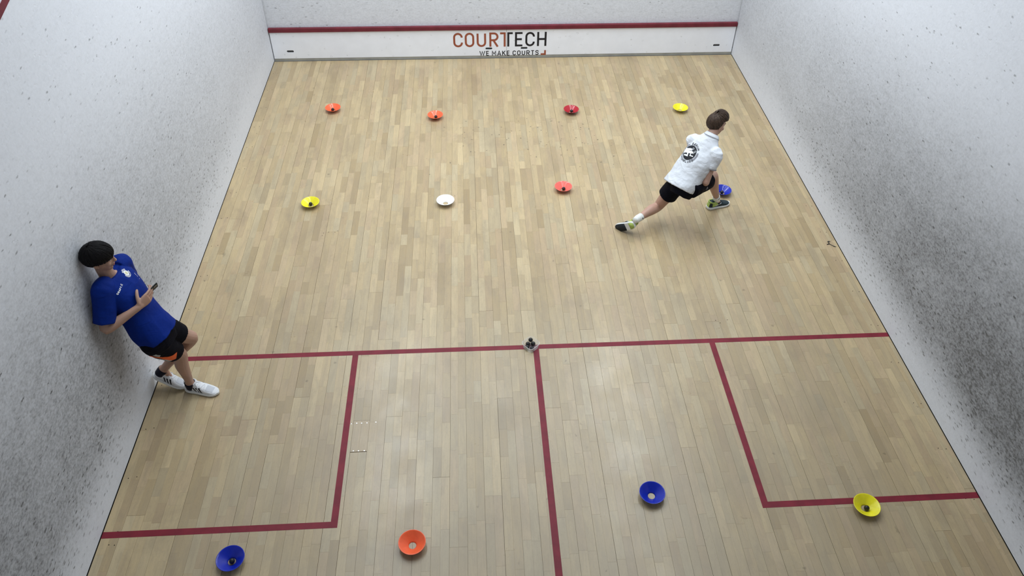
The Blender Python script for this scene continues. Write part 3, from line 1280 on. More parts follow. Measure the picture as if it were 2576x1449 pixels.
def face_parts(P, ax, s, parent, hair_mat):
    f, r, u = ax
    for k in (-1, 1):
        g = Geo()
        g.ell(P(.0745, .030 * k, .004), ax, (.0115 * s, .0145 * s, .0070 * s), 14, 10)
        e = g.obj('eye', M_EYE_W, parent)
        g = Geo()
        g.ell(P(.0835, .031 * k, .004), ax, (.0035 * s, .0062 * s, .0062 * s), 10, 8)
        adopt_keep(g.obj('iris', M_EYE_D, None), e)
        g = Geo()
        g.limb([(P(.0905, .013 * k, .022), .0028 * s), (P(.0855, .033 * k, .029), .0034 * s), (P(.0700, .051 * k, .023), .0022 * s)], 6, 3)
        g.obj('eyebrow', hair_mat, parent)
    g = Geo()
    g.ell(P(.0905, 0, -.0585), ax, (.0085 * s, .0205 * s, .0050 * s), 12, 8)
    g.ell(P(.0880, 0, -.0675), ax, (.0085 * s, .0175 * s, .0052 * s), 12, 8)
    g.obj('lips', M_LIP, parent)


def adopt_keep(child, parent):
    """parent a world-space child under a part whose own matrix only comes from adopt()"""
    child.parent = parent
    child.matrix_parent_inverse = Matrix.Identity(4)
    return child


def make_hair(name, P, ax, s, mat, parent, ends, crown, lift, nclump, rad, quiff=0.0, seed=1, post=None):
    """clumps combed from the crown outwards over the skull; ends(phi) -> lowest height reached"""
    rng = random.Random(seed)
    f, r, u = ax
    g = Geo()
    c0 = P(-.008, 0, .030)

    def surf(d, ex):
        d = d.normalized()
        k = 1 / math.sqrt((d.x / .098) ** 2 + (d.y / .076) ** 2 + (d.z / .088) ** 2)
        return k + ex
    cd = V(crown).normalized()
    # base cap: grid over directions down to the hair line
    na, nb = 40, 14
    rings = []
    for j in range(nb + 1):
        ring = []
        for i in range(na):
            ph = 2 * math.pi * i / na
            zend = ends(ph) - 0.030
            hd = V((math.cos(ph), math.sin(ph), 0))
            rr = surf(V((hd.x, hd.y, 0.001)), 0)
            el_end = math.atan2(zend, rr)
            el = math.pi / 2 * 0.98 + (el_end - math.pi / 2 * 0.98) * j / nb
            d = V((hd.x * math.cos(el), hd.y * math.cos(el), math.sin(el)))
            t = j / nb
            ex = lift(ph) * (1 - 0.55 * max(0, t - 0.75) / 0.25) * 0.72
            if quiff:
                fr = max(0, math.cos(ph)) ** 2
                ex += quiff * fr * max(0, math.sin(el)) ** 0.6 * (0.5 + 0.5 * t)
            k = surf(d, ex)
            q = d * k
            ring.append(c0 + f * (q.x * s) + r * (q.y * s) + u * (q.z * s))
        rings.append(ring)
    lt = lift(math.pi / 2) + quiff * 0.3
    g.ell(c0 + u * (.030 * s), ax, (.062 * s, .050 * s, (.060 + lt * .85) * s), 20, 12)
    inner = [[c0 + (p - c0) * 0.86 for p in rr_] for rr_ in reversed(rings)]
    g.ring_skin(rings + inner)
    for n in range(nclump):
        ph = 2 * math.pi * (n + rng.random()) / nclump
        zend = ends(ph) - 0.030 + rng.uniform(-.012, .006)
        hd = V((math.cos(ph), math.sin(ph), 0))
        rr = surf(V((hd.x, hd.y, .001)), 0)
        de = V((hd.x, hd.y, zend / rr)).normalized()
        st = rng.uniform(0.10, 0.62)
        sw_ = rng.uniform(-.25, .25)
        pts = []
        m = 6
        for j in range(m + 1):
            t = st + (1 - st) * j / m
            d = (cd * (1 - t) + de * t)
            tw = sw_ * math.sin(math.pi * t)
            d = V((d.x * math.cos(tw) - d.y * math.sin(tw), d.x * math.sin(tw) + d.y * math.cos(tw), d.z)).normalized()
            ex = lift(ph) * (1 - 0.35 * max(0, t - 0.7) / 0.3) + rng.uniform(-.002, .002)
            if quiff:
                fr = max(0, math.cos(ph)) ** 2
                ex += quiff * fr * max(0, d.z) ** 0.5 * (0.5 + 0.5 * t)
            q = d * surf(d, ex)
            ra = rad * (0.35 + 0.65 * math.sin(math.pi * min(1, 0.15 + 0.8 * j / m)))
            pts.append((c0 + f * (q.x * s) + r * (q.y * s) + u * (q.z * s), ra * s))
        g.limb(pts, 6, 2)
    return g.obj(name, mat, parent, post=post)


# ------------------------------------------------------------------ hand: palm, four fingers, thumb
def add_hand(g, wrist, d, n, thumb_side, curl, s=1.0, spread=0.0, thumb=(0.6, 0.3)):
    """d fingers' direction, n palm-facing direction; curl: bend per joint in degrees for the four fingers"""
    d = V(d).normalized()
    n = V(n)
    n = (n - d * n.dot(d)).normalized()
    t = (d.cross(n)) * thumb_side
    w = V(wrist)
    # palm
    g.trunk([(w, t, n, .024 * s, .018 * s), (w + d * .022 * s, t, n, .031 * s, .016 * s), (w + d * .055 * s, t, n, .040 * s, .0145 * s),
             (w + d * .085 * s, t, n, .041 * s, .012 * s)], 16, 3, 2.4)
    L = [(.040, .024, .019), (.045, .028, .021), (.041, .026, .020), (.032, .019, .017)]
    for i in range(4):
        off = (.030 - .020 * i) * s
        k = w + d * (.084 + (.003, .006, .003, -.004)[i]) * s + t * off
        dirv = (d + t * spread * (1.5 - i) * 0.12).normalized()
        ax = t
        pts = [(k - dirv * .02 * s, .0088 * s), (k, .0088 * s)]
        p = k
        ang = 0
        for j in range(3):
            ang += math.radians(curl[i][j])
            v = dirv * math.cos(ang) + n * math.sin(ang)
            p = p + v * L[i][j] * s
            pts.append((p, (.0083, .0075, .0064)[j] * s))
        g.limb(pts, 9, 2)
    # thumb leaves the side of the palm near the wrist
    b = w + d * .020 * s + t * .024 * s
    v1 = (d * 0.62 + t * 0.70 + n * thumb[1]).normalized()
    p1 = b + v1 * .036 * s
    v2 = (d * 0.85 + t * (0.5 - thumb[0] * 0.8) + n * (thumb[1] + 0.15)).normalized()
    p2 = p1 + v2 * .028 * s
    v3 = (d * 0.9 + t * (0.2 - thumb[0]) + n * (thumb[1] + 0.2)).normalized()
    p3 = p2 + v3 * .020 * s
    g.limb([(b - v1 * .01 * s, .013 * s), (b + v1 * .018 * s, .0135 * s), (p1, .0118 * s), (p2, .0108 * s), (p3, .0085 * s)], 9, 2)


# ------------------------------------------------------------------ shoe
def shoe(parent, M, mats, side, length=0.285, style='stripe'):
    """local frame: x heel -> toe, y outer side (side=+1 left), z up; M places it. Returns the upper."""
    k = length / 0.285
    st = [(-.006, .020, .060), (.004, .033, .088), (.030, .0420, .102), (.060, .0430, .106), (.090, .0435, .102), (.120, .0455, .090),
          (.150, .0480, .076), (.185, .0495, .060), (.220, .0485, .050), (.250, .0420, .042), (.270, .0300, .036), (.281, .0140, .030)]

    def cy(x):
        return 0.010 * math.sin(math.pi * min(1, max(0, x / .285))) * (-side) * 0.5

    def xf(p):
        return M @ V((p[0] * k, p[1] * k, p[2] * k))
    g = Geo()
    rings = []
    for (x, w, h) in st:
        ring = []
        for i in range(22):
            a = 2 * math.pi * i / 22
            ca, sa = math.cos(a), math.sin(a)
            yy = w * math.copysign(abs(ca) ** 0.75, ca)
            zz = .012 + (h - .012) * (0.5 + 0.5 * math.copysign(abs(sa) ** 0.8, sa))
            yy *= 1 - 0.22 * max(0, (zz - .03) / .08)
            ring.append(xf((x, yy + cy(x), zz)))
        rings.append(ring)
    g.ring_skin(rings)
    up = g.obj('shoe', mats['upper'], parent, voxel=0.005, smooth_it=3)
    b = bvh_of(up)
    # sole: curls up at heel and toe
    g = Geo()
    rings = []
    for (x, w, h) in [(-.012, .014, 0), (-.006, .027, 0), (.010, .0375, 0)] + [q for q in st[2:]] + [(.289, .006, 0)]:
        ww = w + .0040
        roll = .010 * max(0, (x - .20) / .09) ** 2 + .006 * max(0, (.03 - x) / .04) ** 2
        top = .030 - .006 * min(1, max(0, x / .22)) + roll
        bot = .0 + roll
        ring = []
        for (yy, zz) in ((-ww * .96, bot), (ww * .96, bot), (ww * 1.02, bot + .004), (ww * 1.02, top - .004), (ww * .97, top), (-ww * .97, top), (-ww * 1.02, top - .004), (-ww * 1.02, bot + .004)):
            ring.append(xf((x, yy + cy(x), zz)))
        rings.append(ring)
    g.ring_skin(rings)
    adopt_keep(g.obj('sole', mats['sole'], None, voxel=0.004, smooth_it=2), up)
    # outsole tread
    g = Geo()

    def tread(xa, xb, shrink):
        rr = []
        for q in [z for z in st if xa <= z[0] <= xb]:
            x, w = q[0], q[1] * shrink
            roll = .010 * max(0, (x - .20) / .09) ** 2 + .006 * max(0, (.03 - x) / .04) ** 2
            rr.append([xf((x, yy + cy(x), zz + roll)) for (yy, zz) in ((-w, -.002), (w, -.002), (w, .003), (-w, .003))])
        return rr
    if style == 'two':
        g.ring_skin(tread(.12, .285, 0.98))
        adopt_keep(g.obj('forefoot_tread', mats['tread'], None), up)['label'] = 'black forefoot tread'
        g = Geo()
        g.ring_skin(tread(-.01, .06, 0.92))
        adopt_keep(g.obj('heel_tread', mats['heel'], None), up)['label'] = 'lime green heel tread'
    else:
        g.ring_skin(tread(-.01, .285, 0.97))
        adopt_keep(g.obj('tread', mats['tread'], None), up)
    # padded collar round the ankle
    g = Geo()
    pts = []
    for i in range(17):
        a = 2 * math.pi * i / 16
        x = .050 + .047 * math.cos(a)
        y = .0375 * math.sin(a)
        z = .100 + .012 * (-math.cos(a)) * 0.6 - .012 * abs(math.sin(a)) + .010 * max(0, math.cos(a))
        pts.append((xf((x, y + cy(x), z)), .0075 * k))
    g.limb(pts, 8, 2, False)
    adopt_keep(g.obj('collar', mats['collar'], None), up)
    # tongue and laces
    R3 = M.to_3x3()
    dx, dy, dz = (R3 @ V((1, 0, 0))).normalized(), (R3 @ V((0, 1, 0))).normalized(), (R3 @ V((0, 0, 1))).normalized()
    g = Geo()
    for i in range(5):
        x = .100 + .018 * i
        pts = []
        for j in range(7):
            yy = (-.024 + .048 * j / 6)
            p = xf((x + .006 * (1 if i % 2 else -1) * (j - 3) / 3, yy, .2))
            h, nn, _, _ = b.ray_cast(p, -dz)
            if h is None:
                continue
            pts.append((h + dz * .0015, .0024))
        if len(pts) > 2:
            g.limb(pts, 6, 1)
    for sy in (-1, 1):    # loose bow
        p0 = xf((.100, 0, .098))
        pts = [(p0, .002), (xf((.108, .016 * sy, .098)), .0022), (xf((.128, .032 * sy, .078)), .0022), (xf((.120, .040 * sy, .060)), .0022), (xf((.126, .045 * sy, .040)), .0020)]
        g.limb(pts, 6, 3)
    adopt_keep(g.obj('laces', mats['lace'], None), up)
    # marks on the two flanks
    for sy in (-1, 1):
        yd = dz
        org = xf((.118, sy * .09, .050))
        xd = dx if sy < 0 else -dx
        de = Decal(b, org, xd, yd, .0015, .02)
        sg = 1 if sy < 0 else -1
        if style == 'stripe':
            for i in range(3):
                bx = (-.016 + .025 * i) * sg
                q = [((bx, -.020), (bx + .0125 * sg, -.020), (bx + .0125 * sg - .024 * sg, .022), (bx - .024 * sg, .022))]
                adopt_keep(de.quads('stripe', q, mats['mark'], None, .006), up)
        else:
            q = [((-.075 * sg, -.012), (-.045 * sg, -.010), (-.040 * sg, .036), (-.078 * sg, .038)), ((-.045 * sg, -.010), (-.012 * sg, .0), (-.010 * sg, .018), (-.040 * sg, .036))]
            adopt_keep(de.quads('heel_panel', q, mats['heel'], None, .008), up)['label'] = 'lime green heel panel'
            q = [((-.035 * sg, -.008), (.030 * sg, .012), (.032 * sg, .017), (-.036 * sg, -.002))]
            adopt_keep(de.quads('wordmark_bar', q, M_PRINT_W, None, .006, .0006), up)
    if style != 'stripe':
        de = Decal(b, xf((-.05, 0, .055)), -dy, dz, .0015, .02)
        q = [((-.024, -.020), (.024, -.020), (.020, .032), (-.020, .032))]
        adopt_keep(de.quads('heel_counter', q, mats['heel'], None, .006), up)['label'] = 'lime green heel counter'
    else:
        de = Decal(b, xf((.215, 0, .2)), dx, dy, .0012, .05)
        q = [((-.030, -.030), (.030, -.026), (.030, .026), (-.030, .030))]
        adopt_keep(de.quads('toe_mesh', q, M_SHOE_MESH, None, .006), up)['label'] = 'grey mesh toe panel'
    return up


def foot_matrix(heel, toe, up=(0, 0, 1)):
    heel, toe = V(heel), V(toe)
    x = (toe - heel).normalized()
    z = V(up)
    z = (z - x * z.dot(x)).normalized()
    y = z.cross(x)
    m = Matrix((x, y, z)).transposed().to_4x4()
    m.translation = heel
    return m


# ================================================================== boy leaning on the left wall
b1 = empty('person', (0.25, -5.85, 0.0))
tag(b1, 'dark-haired boy in blue shirt leaning on the left wall, phone in hand', 'person')

pel = V((.29, -5.94, .81))
nek = V((.090, -5.870, 1.345))
lsh, rsh = V((.115, -5.700, 1.305)), V((.105, -6.005, 1.338))
lel, rel = V((.070, -5.600, 1.070)), V((.085, -6.160, 1.090))
rwr = V((.286, -6.010, 1.156))
rhip, lhip = V((.285, -6.015, .80)), V((.300, -5.865, .80))
rkn, ran = V((.350, -5.845, .475)), V((.318, -5.820, .100))
lkn, lan = V((.415, -5.715, .515)), V((.118, -5.758, .205))
hd1 = V((.108, -5.905, 1.540))
f1, u1 = V((.88, .26, -.14)), V((.08, -.02, .98))

up1 = (nek - pel).normalized()
rg1 = (rsh - lsh)
rg1 = (rg1 - up1 * rg1.dot(up1)).normalized()
fw1 = up1.cross(rg1).normalized()
rgp = (rhip - lhip)
rgp = (rgp - up1 * rgp.dot(up1)).normalized()
fwp = up1.cross(rgp).normalized()
shc = (lsh + rsh) / 2


def lerp(a, b, t):
    return a * (1 - t) + b * t


L = V((.59, .78, .22)).normalized()        # long axis of the phone
PN = V((-.764, .497, .515)).normalized()   # screen side
PN = (PN - L * PN.dot(L)).normalized()
PW = L.cross(PN)

g = Geo()
# torso under the clothes
g.trunk([(pel - up1 * .06, rgp, fwp, .115, .085), (pel + up1 * .04, rgp, fwp, .130, .092), (lerp(pel, shc, .35), rg1, fw1, .115, .080),
         (lerp(pel, shc, .68), rg1, fw1, .135, .092), (lerp(pel, shc, .92), rg1, fw1, .130, .080), (nek + up1 * .0, rg1, fw1, .065, .055)], 24, 4)
g.limb([(nek - up1 * .04, .056), (lerp(nek, hd1, .4), .052), (lerp(nek, hd1, .8), .052)], 16, 3)
P1, ax1 = add_head(g, hd1, f1, u1, 0.95)
g.limb([(rsh + V((0, .03, 0)), .048), (rsh, .046), (lerp(rsh, rel, .5), .042), (lerp(rsh, rel, .92), .037), (lerp(rel, rwr, .06), .037), (lerp(rel, rwr, .3), .038), (lerp(rel, rwr, .7), .030), (lerp(rel, rwr, .95), .025), (rwr, .025)], 14, 3)
dh1 = V((.46, .86, .20)).normalized()
g.limb([(lerp(rel, rwr, .8), .027), (rwr, .025), (rwr + dh1 * .03, .024)], 12, 2)
HN = (PN + V((-.38, .68, -.635)) * .75).normalized()
add_hand(g, rwr + dh1 * .006, L * 0.6 + dh1 * 0.5, HN, 1, [(14, 34, 24), (14, 34, 24), (18, 38, 26), (24, 42, 26)], 1.12, -0.3, (0.05, 0.62))
g.limb([(lsh - V((0, .03, 0)), .048), (lsh, .046), (lerp(lsh, lel, .5), .042), (lel, .036)], 14, 3)
lwr = V((.130, -5.780, .900))
g.limb([(lel, .036), (lerp(lel, lwr, .3), .037), (lwr, .025)], 12, 3)
add_hand(g, lwr, V((.25, -.45, -.87)), V((.8, -.3, .4)), -1, [(25, 35, 20)] * 4, 0.95, 0.1)
for hip, kn, an, toe in ((rhip, rkn, ran, V((.47, -5.852, .030))), (lhip, lkn, lan, V((.215, -5.772, .06)))):
    sh = (an - kn)
    th = (kn - hip)
    calf = -fwp * 0.016
    g.limb([(hip, .082), (lerp(hip, kn, .35), .076), (lerp(hip, kn, .75), .060), (kn, .053), (lerp(kn, an, .32) + calf, .053), (lerp(kn, an, .6) + calf * .5, .043), (lerp(kn, an, .88), .034), (an, .036)], 16, 4)
    g.limb([(an + V((0, 0, .01)), .034), (lerp(an, toe, .25) - V((0, 0, .030)), .024), (lerp(an, toe, .6) - V((0, 0, .022)), .014)], 12, 3)
body1 = g.obj('body', M_SKIN1, b1, voxel=0.0042, smooth_it=5, post=clamp_left_wall(.006))
face_parts(P1, ax1, 0.95, b1, M_HAIR1)


def ends1(ph):
    c = math.cos(ph)
    if c > 0:
        return 0.006 + 0.026 * c              # fringe above the eyes
    return 0.006 + 0.070 * c              # nape


make_hair('hair', P1, ax1, 0.95, M_HAIR1, b1, ends1, (-.45, .15, 1), lambda ph: .015 + .004 * math.cos(ph), 380, .0050, seed=3, post=clamp_left_wall(.005))

# blue shirt: loose body and two short sleeves
g = Geo()
hem = pel - up1 * .012 + fwp * .012 - rgp * .010
g.trunk([(hem, rgp, fwp, .168, .126), (pel + up1 * .08, rgp, fwp, .168, .120), (lerp(pel, shc, .38), rg1, fw1, .162, .108),
         (lerp(pel, shc, .70), rg1, fw1, .172, .112), (lerp(pel, shc, .90), rg1, fw1, .172, .098), (lerp(shc, nek, .50), rg1, fw1, .120, .082), (nek - up1 * .012 + fw1 * .012, rg1, fw1, .080, .074)], 30, 4, 2.4, hollow=.03)
for a_, q_ in ((rsh, 1), (lsh, -1)):
    g.limb([(a_, .060), (lerp(a_, nek, .6) - up1 * .035, .052)], 16, 3)
for sh_, el, q in ((rsh, rel, 1), (lsh, lel, -1)):
    d = (el - sh_).normalized()
    c0 = lerp(sh_, shc, .35)
    ln = (el - sh_).length
    g.limb([(c0, .066), (sh_ + rg1 * .012 * q, .072), (sh_ + d * ln * .45, .074), (sh_ + d * ln * .82, .073)], 18, 4, False)
shirt1 = g.obj('shirt', M_BLUE, b1, voxel=0.006, smooth_it=5, post=crumple(.0042, 9, (1, 1, .55), clamp_left_wall(.003)))
bs = bvh_of(shirt1)


def on_shirt1(a, b):
    """point on the chest: a towards his left, b up, from the breast bone"""
    return lerp(pel, shc, .72) - rg1 * (a - .062) + up1 * (b + .045) + fw1 * .11


# badge on the left breast, word on the right breast
de = Decal(bs, on_shirt1(.100, .082), -rg1, up1, .0016, .12)
bd = adopt_keep(de.quads('badge', ring_quads(.0, .0225, 0, 2 * math.pi, 24), M_PRINT_W, None, .008), shirt1)
bd['label'] = 'round white and gold club badge'
adopt_keep(de.quads('badge_centre', ring_quads(.0, .0125, 0, 2 * math.pi, 18), M_PRINT_GOLD, None, .008, .0007), shirt1)
q = arc_text('BÆRUM', .0300, .0085, .0082, .0024, math.pi / 2, False) + arc_text('SQUASHKLUBB', .0300, .0085, .0068, .0022, -math.pi / 2, True)
adopt_keep(de.quads('badge_lettering', q, M_PRINT_W, None, .01, .0004), shirt1)
dx_ = (-rg1 * .94 + up1 * .34)
de = Decal(bs, on_shirt1(-.085, .030), dx_, up1 * .94 + rg1 * .34, .0016, .12)
w, h = .0118, .0150
q = text_quads([(c, i * .0125, 0, w * .88, h * .9) for i, c in enumerate('CRAFT')], .0042)
wm = adopt_keep(de.quads('wordmark', q, M_PRINT_W, None, .008), shirt1)
wm['label'] = 'small white word CRAFT'
q = ribbon([(.066, .001), (.074, .015), (.081, .001)], False, .0020) + ribbon([(.070, .001), (.079, .001)], False, .0018) + ribbon([(.074, .006), (.081, .016)], False, .0016)
adopt_keep(de.quads('wordmark_sign', q, M_PRINT_W, None, .008), shirt1)
de = Decal(bs, on_shirt1(.150, .020), -rg1, up1, .0016, .12)
q = [((0, 0), (.004, .0), (.010, .016), (.007, .016)), ((.004, -.02), (.007, -.02), (.012, -.006), (.009, -.006)), ((.004, -.042), (.008, -.042), (.008, -.037), (.004, -.037))]
adopt_keep(de.quads('sleeve_print', q, M_PRINT_W, None, .008), shirt1)

# shorts
g = Geo()
g.trunk([(pel - up1 * .10, rgp, fwp, .120, .098), (pel - up1 * .02 - rgp * .012, rgp, fwp, .146, .112), (pel + up1 * .07, rgp, fwp, .140, .104)], 26, 4, 2.3)
for hip, kn, ext in ((rhip, rkn, .77), (lhip, lkn, .60)):
    d = (kn - hip)
    g.limb([(hip + up1 * .02, .090), (hip, .096), (hip + d * ext * .4, .096), (hip + d * ext * .7, .089), (hip + d * ext, .082)], 20, 4, False)
shorts1 = g.obj('shorts', M_NAVY, b1, voxel=0.006, smooth_it=4, post=crumple(.004, 9, (1, 1, .6)))
bsh = bvh_of(shorts1)
d = (rkn - rhip)
dn = d.normalized()
side_n = rgp                      # right flank points towards the camera side
org = rhip + d * .45 + rgp * .12
fx = fwp - dn * fwp.dot(dn)
de = Decal(bsh, org + fx * .034, fx, -dn, .0022, .035)
q = [((-.062, .085), (-.040, .090), (.004, .010), (-.016, .000)), ((-.016, .000), (.004, .006), (.052, -.066), (-.008, -.108)), ((-.008, -.108), (.052, -.066), (.060, -.086), (.024, -.138))]
adopt_keep(de.quads('side_wedge', q, M_ORANGE_CLOTH, None, .012), shorts1)['label'] = 'orange wedge on the right leg'
q = [((-.025, .095), (.005, .100), (.012, .050), (-.006, .035)), ((-.052, .010), (-.024, -.005), (.004, -.120), (-.030, -.140))]
adopt_keep(de.quads('side_panel', q, M_GREY_CLOTH, None, .012), shorts1)['label'] = 'grey panel on the right leg'

# socks and shoes
white = dict(upper=M_SHOE_W, sole=M_SOLE_W, tread=M_SOLE_G, collar=M_SHOE_W, lace=M_PRINT_W, mark=M_PRINT_K, heel=M_SHOE_W)
for an, kn in ((ran, rkn), (lan, lkn)):
    d = (kn - an).normalized()
    g = Geo()
    g.limb([(an - d * .06, .038), (an - d * .02, .0420), (an + d * .006, .0415)], 18, 3, False)
    g.obj('sock', M_SOCK_K, b1)
shoe(b1, foot_matrix((.272, -5.800, .0025), (.538, -5.868, .0025)), white, -1, .280)
shoe(b1, foot_matrix((.022, -5.742, .118), (.258, -5.780, -.004), (.35, 0, .9)), white, 1, .270)

# phone
ph = Geo()
hand_c = rwr + dh1 * .006 + (L * 0.6 + dh1 * 0.5).normalized() * .058
pc = hand_c + L * .074 + HN * .034
bm = bmesh.new()
add_box(bm, (-.036, -.0745, -.0042), (.036, .0745, .0042), .0022)
phm = bm_obj('phone', bm, plain('phone_shell', (0.010, 0.012, 0.012), 0.5, 0.25), None)
mm = Matrix((PW, L, PN)).transposed().to_4x4()
mm.translation = pc
phm.matrix_world = mm
tag(phm, 'black smartphone held in the leaning boy\'s right hand', 'phone')
M_SCREEN = plain('phone_glass', (0.010, 0.014, 0.013), 0.08, 0.6)
s_ = box_obj('screen', (-.033, -.071, .0042), (.033, .071, .0046), M_SCREEN, phm)
s_ = box_obj('camera_bump', (.008, .036, -.0058), (.030, .066, -.0042), plain('phone_camera', (0.02, 0.03, 0.028), 0.2, 0.6), phm, .001)
s_ = box_obj('side_button', (.036, .010, -.0012), (.0366, .030, .0012), plain('phone_button', (0.10, 0.16, 0.12), 0.3, 0.5), phm)


# ================================================================== boy lunging on the right
b2 = empty('person', (4.85, -3.75, 0.0))
tag(b2, 'boy in white polo lunging to the right, seen from behind', 'person')
pel = V((4.795, -3.885, .565))
nek = V((5.028, -3.690, 1.000))
rsh, lsh = V((5.045, -3.840, .890)), V((4.890, -3.600, .895))
rel, rwr = V((4.975, -3.945, .635)), V((5.005, -3.745, .520))
lel, lwr = V((4.970, -3.620, .650)), V((5.020, -3.700, .560))
rhip, lhip = V((4.840, -3.965, .555)), V((4.755, -3.805, .560))
rkn, ran = V((5.140, -3.655, .510)), V((5.285, -3.525, .115))
lkn, lan = V((4.600, -3.730, .190)), V((4.352, -3.945, .205))
hd2 = V((5.080, -3.605, 1.080))
f2, u2 = V((.90, .42, -.22)), V((.18, .12, .98))
up2 = (nek - pel).normalized()
rg2 = (rsh - lsh)
rg2 = (rg2 - up2 * rg2.dot(up2)).normalized()
fw2 = up2.cross(rg2).normalized()
rgp = (rhip - lhip)
rgp = (rgp - up2 * rgp.dot(up2)).normalized()
fwp = up2.cross(rgp).normalized()
shc = (lsh + rsh) / 2

g = Geo()
g.trunk([(pel - up2 * .05, rgp, fwp, .090, .070), (pel + up2 * .03, rgp, fwp, .118, .088), (lerp(pel, shc, .35), rg2, fw2, .112, .080),
         (lerp(pel, shc, .68), rg2, fw2, .132, .092), (lerp(pel, shc, .92), rg2, fw2, .128, .080), (nek, rg2, fw2, .062, .054)], 24, 4)
g.limb([(nek - up2 * .04, .054), (lerp(nek, hd2, .45), .050), (lerp(nek, hd2, .85), .052)], 16, 3)
P2, ax2 = add_head(g, hd2, f2, u2, 0.97)
g.limb([(lerp(rsh, shc, .2), .046), (rsh, .044), (lerp(rsh, rel, .5), .041), (lerp(rsh, rel, .9), .036), (rel, .036), (lerp(rel, rwr, .3), .037), (lerp(rel, rwr, .7), .029), (rwr, .024)], 14, 4)
add_hand(g, rwr, V((-.05, .85, -.45)), V((.6, -.1, -.75)), 1, [(70, 80, 50)] * 4, 0.82, 0.0)
g.limb([(lerp(lsh, shc, .2), .046), (lsh, .044), (lerp(lsh, lel, .5), .041), (lel, .036), (lerp(lel, lwr, .3), .037), (lerp(lel, lwr, .7), .029), (lwr, .024)], 14, 4)
add_hand(g, lwr, V((-.1, .3, -.9)), V((.8, -.5, -.2)), -1, [(70, 80, 50)] * 4, 0.82, 0.0)
for hip, kn, an, toe in ((rhip, rkn, ran, V((5.40, -3.50, .035))), (lhip, lkn, lan, V((4.215, -3.850, .080)))):
    calf = ((kn - hip).normalized() - (an - kn).normalized()) * 0.010
    g.limb([(lerp(hip, kn, .08), .072), (lerp(hip, kn, .35), .074), (lerp(hip, kn, .75), .061), (kn, .053), (lerp(kn, an, .32) - calf * 1.5, .054), (lerp(kn, an, .6) - calf, .043), (lerp(kn, an, .88), .034), (an, .036)], 16, 4)
    g.limb([(an, .034), (lerp(an, toe, .25) - V((0, 0, .030)), .024), (lerp(an, toe, .6) - V((0, 0, .022)), .013)], 12, 3)
body2 = g.obj('body', M_SKIN2, b2, voxel=0.0042, smooth_it=14)
face_parts(P2, ax2, 0.97, b2, M_HAIR2)


def ends2(ph):
    c = math.cos(ph)
    if c > 0.25:
        return 0.070 + 0.004 * c
    if c > -0.25:
        return -0.005 + 0.075 * (c + 0.25) / 0.5
    return -0.005 + (c + 0.25) * 0.075


def lift2(ph):
    c = math.cos(ph)
    return .010 + .010 * max(0, c)


make_hair('hair', P2, ax2, 0.97, M_HAIR2, b2, ends2, (-.45, .05, 1), lift2, 480, .0034, quiff=.036, seed=11)

# white polo
g = Geo()
sft = -rgp * .045
hem = pel - up2 * .043 - fwp * .012 + sft
g.trunk([(hem, rgp, fwp, .180, .140), (pel + up2 * .03 + sft * .8, rgp, fwp, .184, .140), (lerp(pel, shc, .32) + sft * .55, rg2, fw2, .175, .124),
         (lerp(pel, shc, .66), rg2, fw2, .178, .118), (lerp(pel, shc, .90), rg2, fw2, .166, .098), (lerp(shc, nek, .55), rg2, fw2, .118, .080), (nek + up2 * .008, rg2, fw2, .070, .062)], 30, 4, 2.15, hollow=.03)
for a_ in (rsh, lsh):
    g.limb([(a_, .058), (lerp(a_, nek, .55) - up2 * .036, .064)], 16, 3)
for sh_, el, q in ((rsh, rel, 1), (lsh, lel, -1)):
    d = (el - sh_).normalized()
    ln = (el - sh_).length
    g.limb([(lerp(sh_, shc, .35), .064), (sh_ + rg2 * .012 * q, .068), (sh_ + d * ln * .32, .064), (sh_ + d * ln * .50, .060)], 18, 4, False)
polo = g.obj('polo_shirt', M_POLO, b2, voxel=0.006, smooth_it=5, post=crumple(.0050, 8, (1, 1, 1.6)))
bp = bvh_of(polo)
# grey sleeve bands
for sh_, el in ((rsh, rel), (lsh, lel)):
    d = (el - sh_).normalized()
    ln = (el - sh_).length
    g = Geo()
    g.limb([(sh_ + d * ln * .48, .0595), (sh_ + d * ln * .49, .0625), (sh_ + d * ln * .525, .0615), (sh_ + d * ln * .53, .0580)], 20, 1, False)
    adopt_keep(g.obj('sleeve_band', M_PRINT_G, None), polo)['label'] = 'grey ribbed sleeve band'
# turned down collar
g = Geo()
rings = []
nd = (hd2 - nek).normalized()
for (off, rr_) in ((.022, .060), (.029, .0615), (.026, .066), (.008, .076), (-.008, .084), (-.010, .080), (.006, .072), (.020, .062)):
    rings.append([nek + nd * off + up2 * .004 + rg2 * (rr_ * math.cos(2 * math.pi * k / 28)) + fw2 * (rr_ * .92 * math.sin(2 * math.pi * k / 28)) for k in range(28)])
rings.append(rings[0])
g.ring_skin(rings, False)
adopt_keep(g.obj('collar', M_POLO, None), polo)

# club print on the back: disc with two players, club name round it
bx = rg2
de = Decal(bp, lerp(pel, shc, .745) - fw2 * .12 - rg2 * .058, bx, up2, .0022, .12)
R0 = .076
adopt_keep(de.quads('emblem_disc', ring_quads(0, R0, 0, 2 * math.pi, 40), M_PRINT_K, None, .010), polo)['label'] = 'black disc with two white squash players'


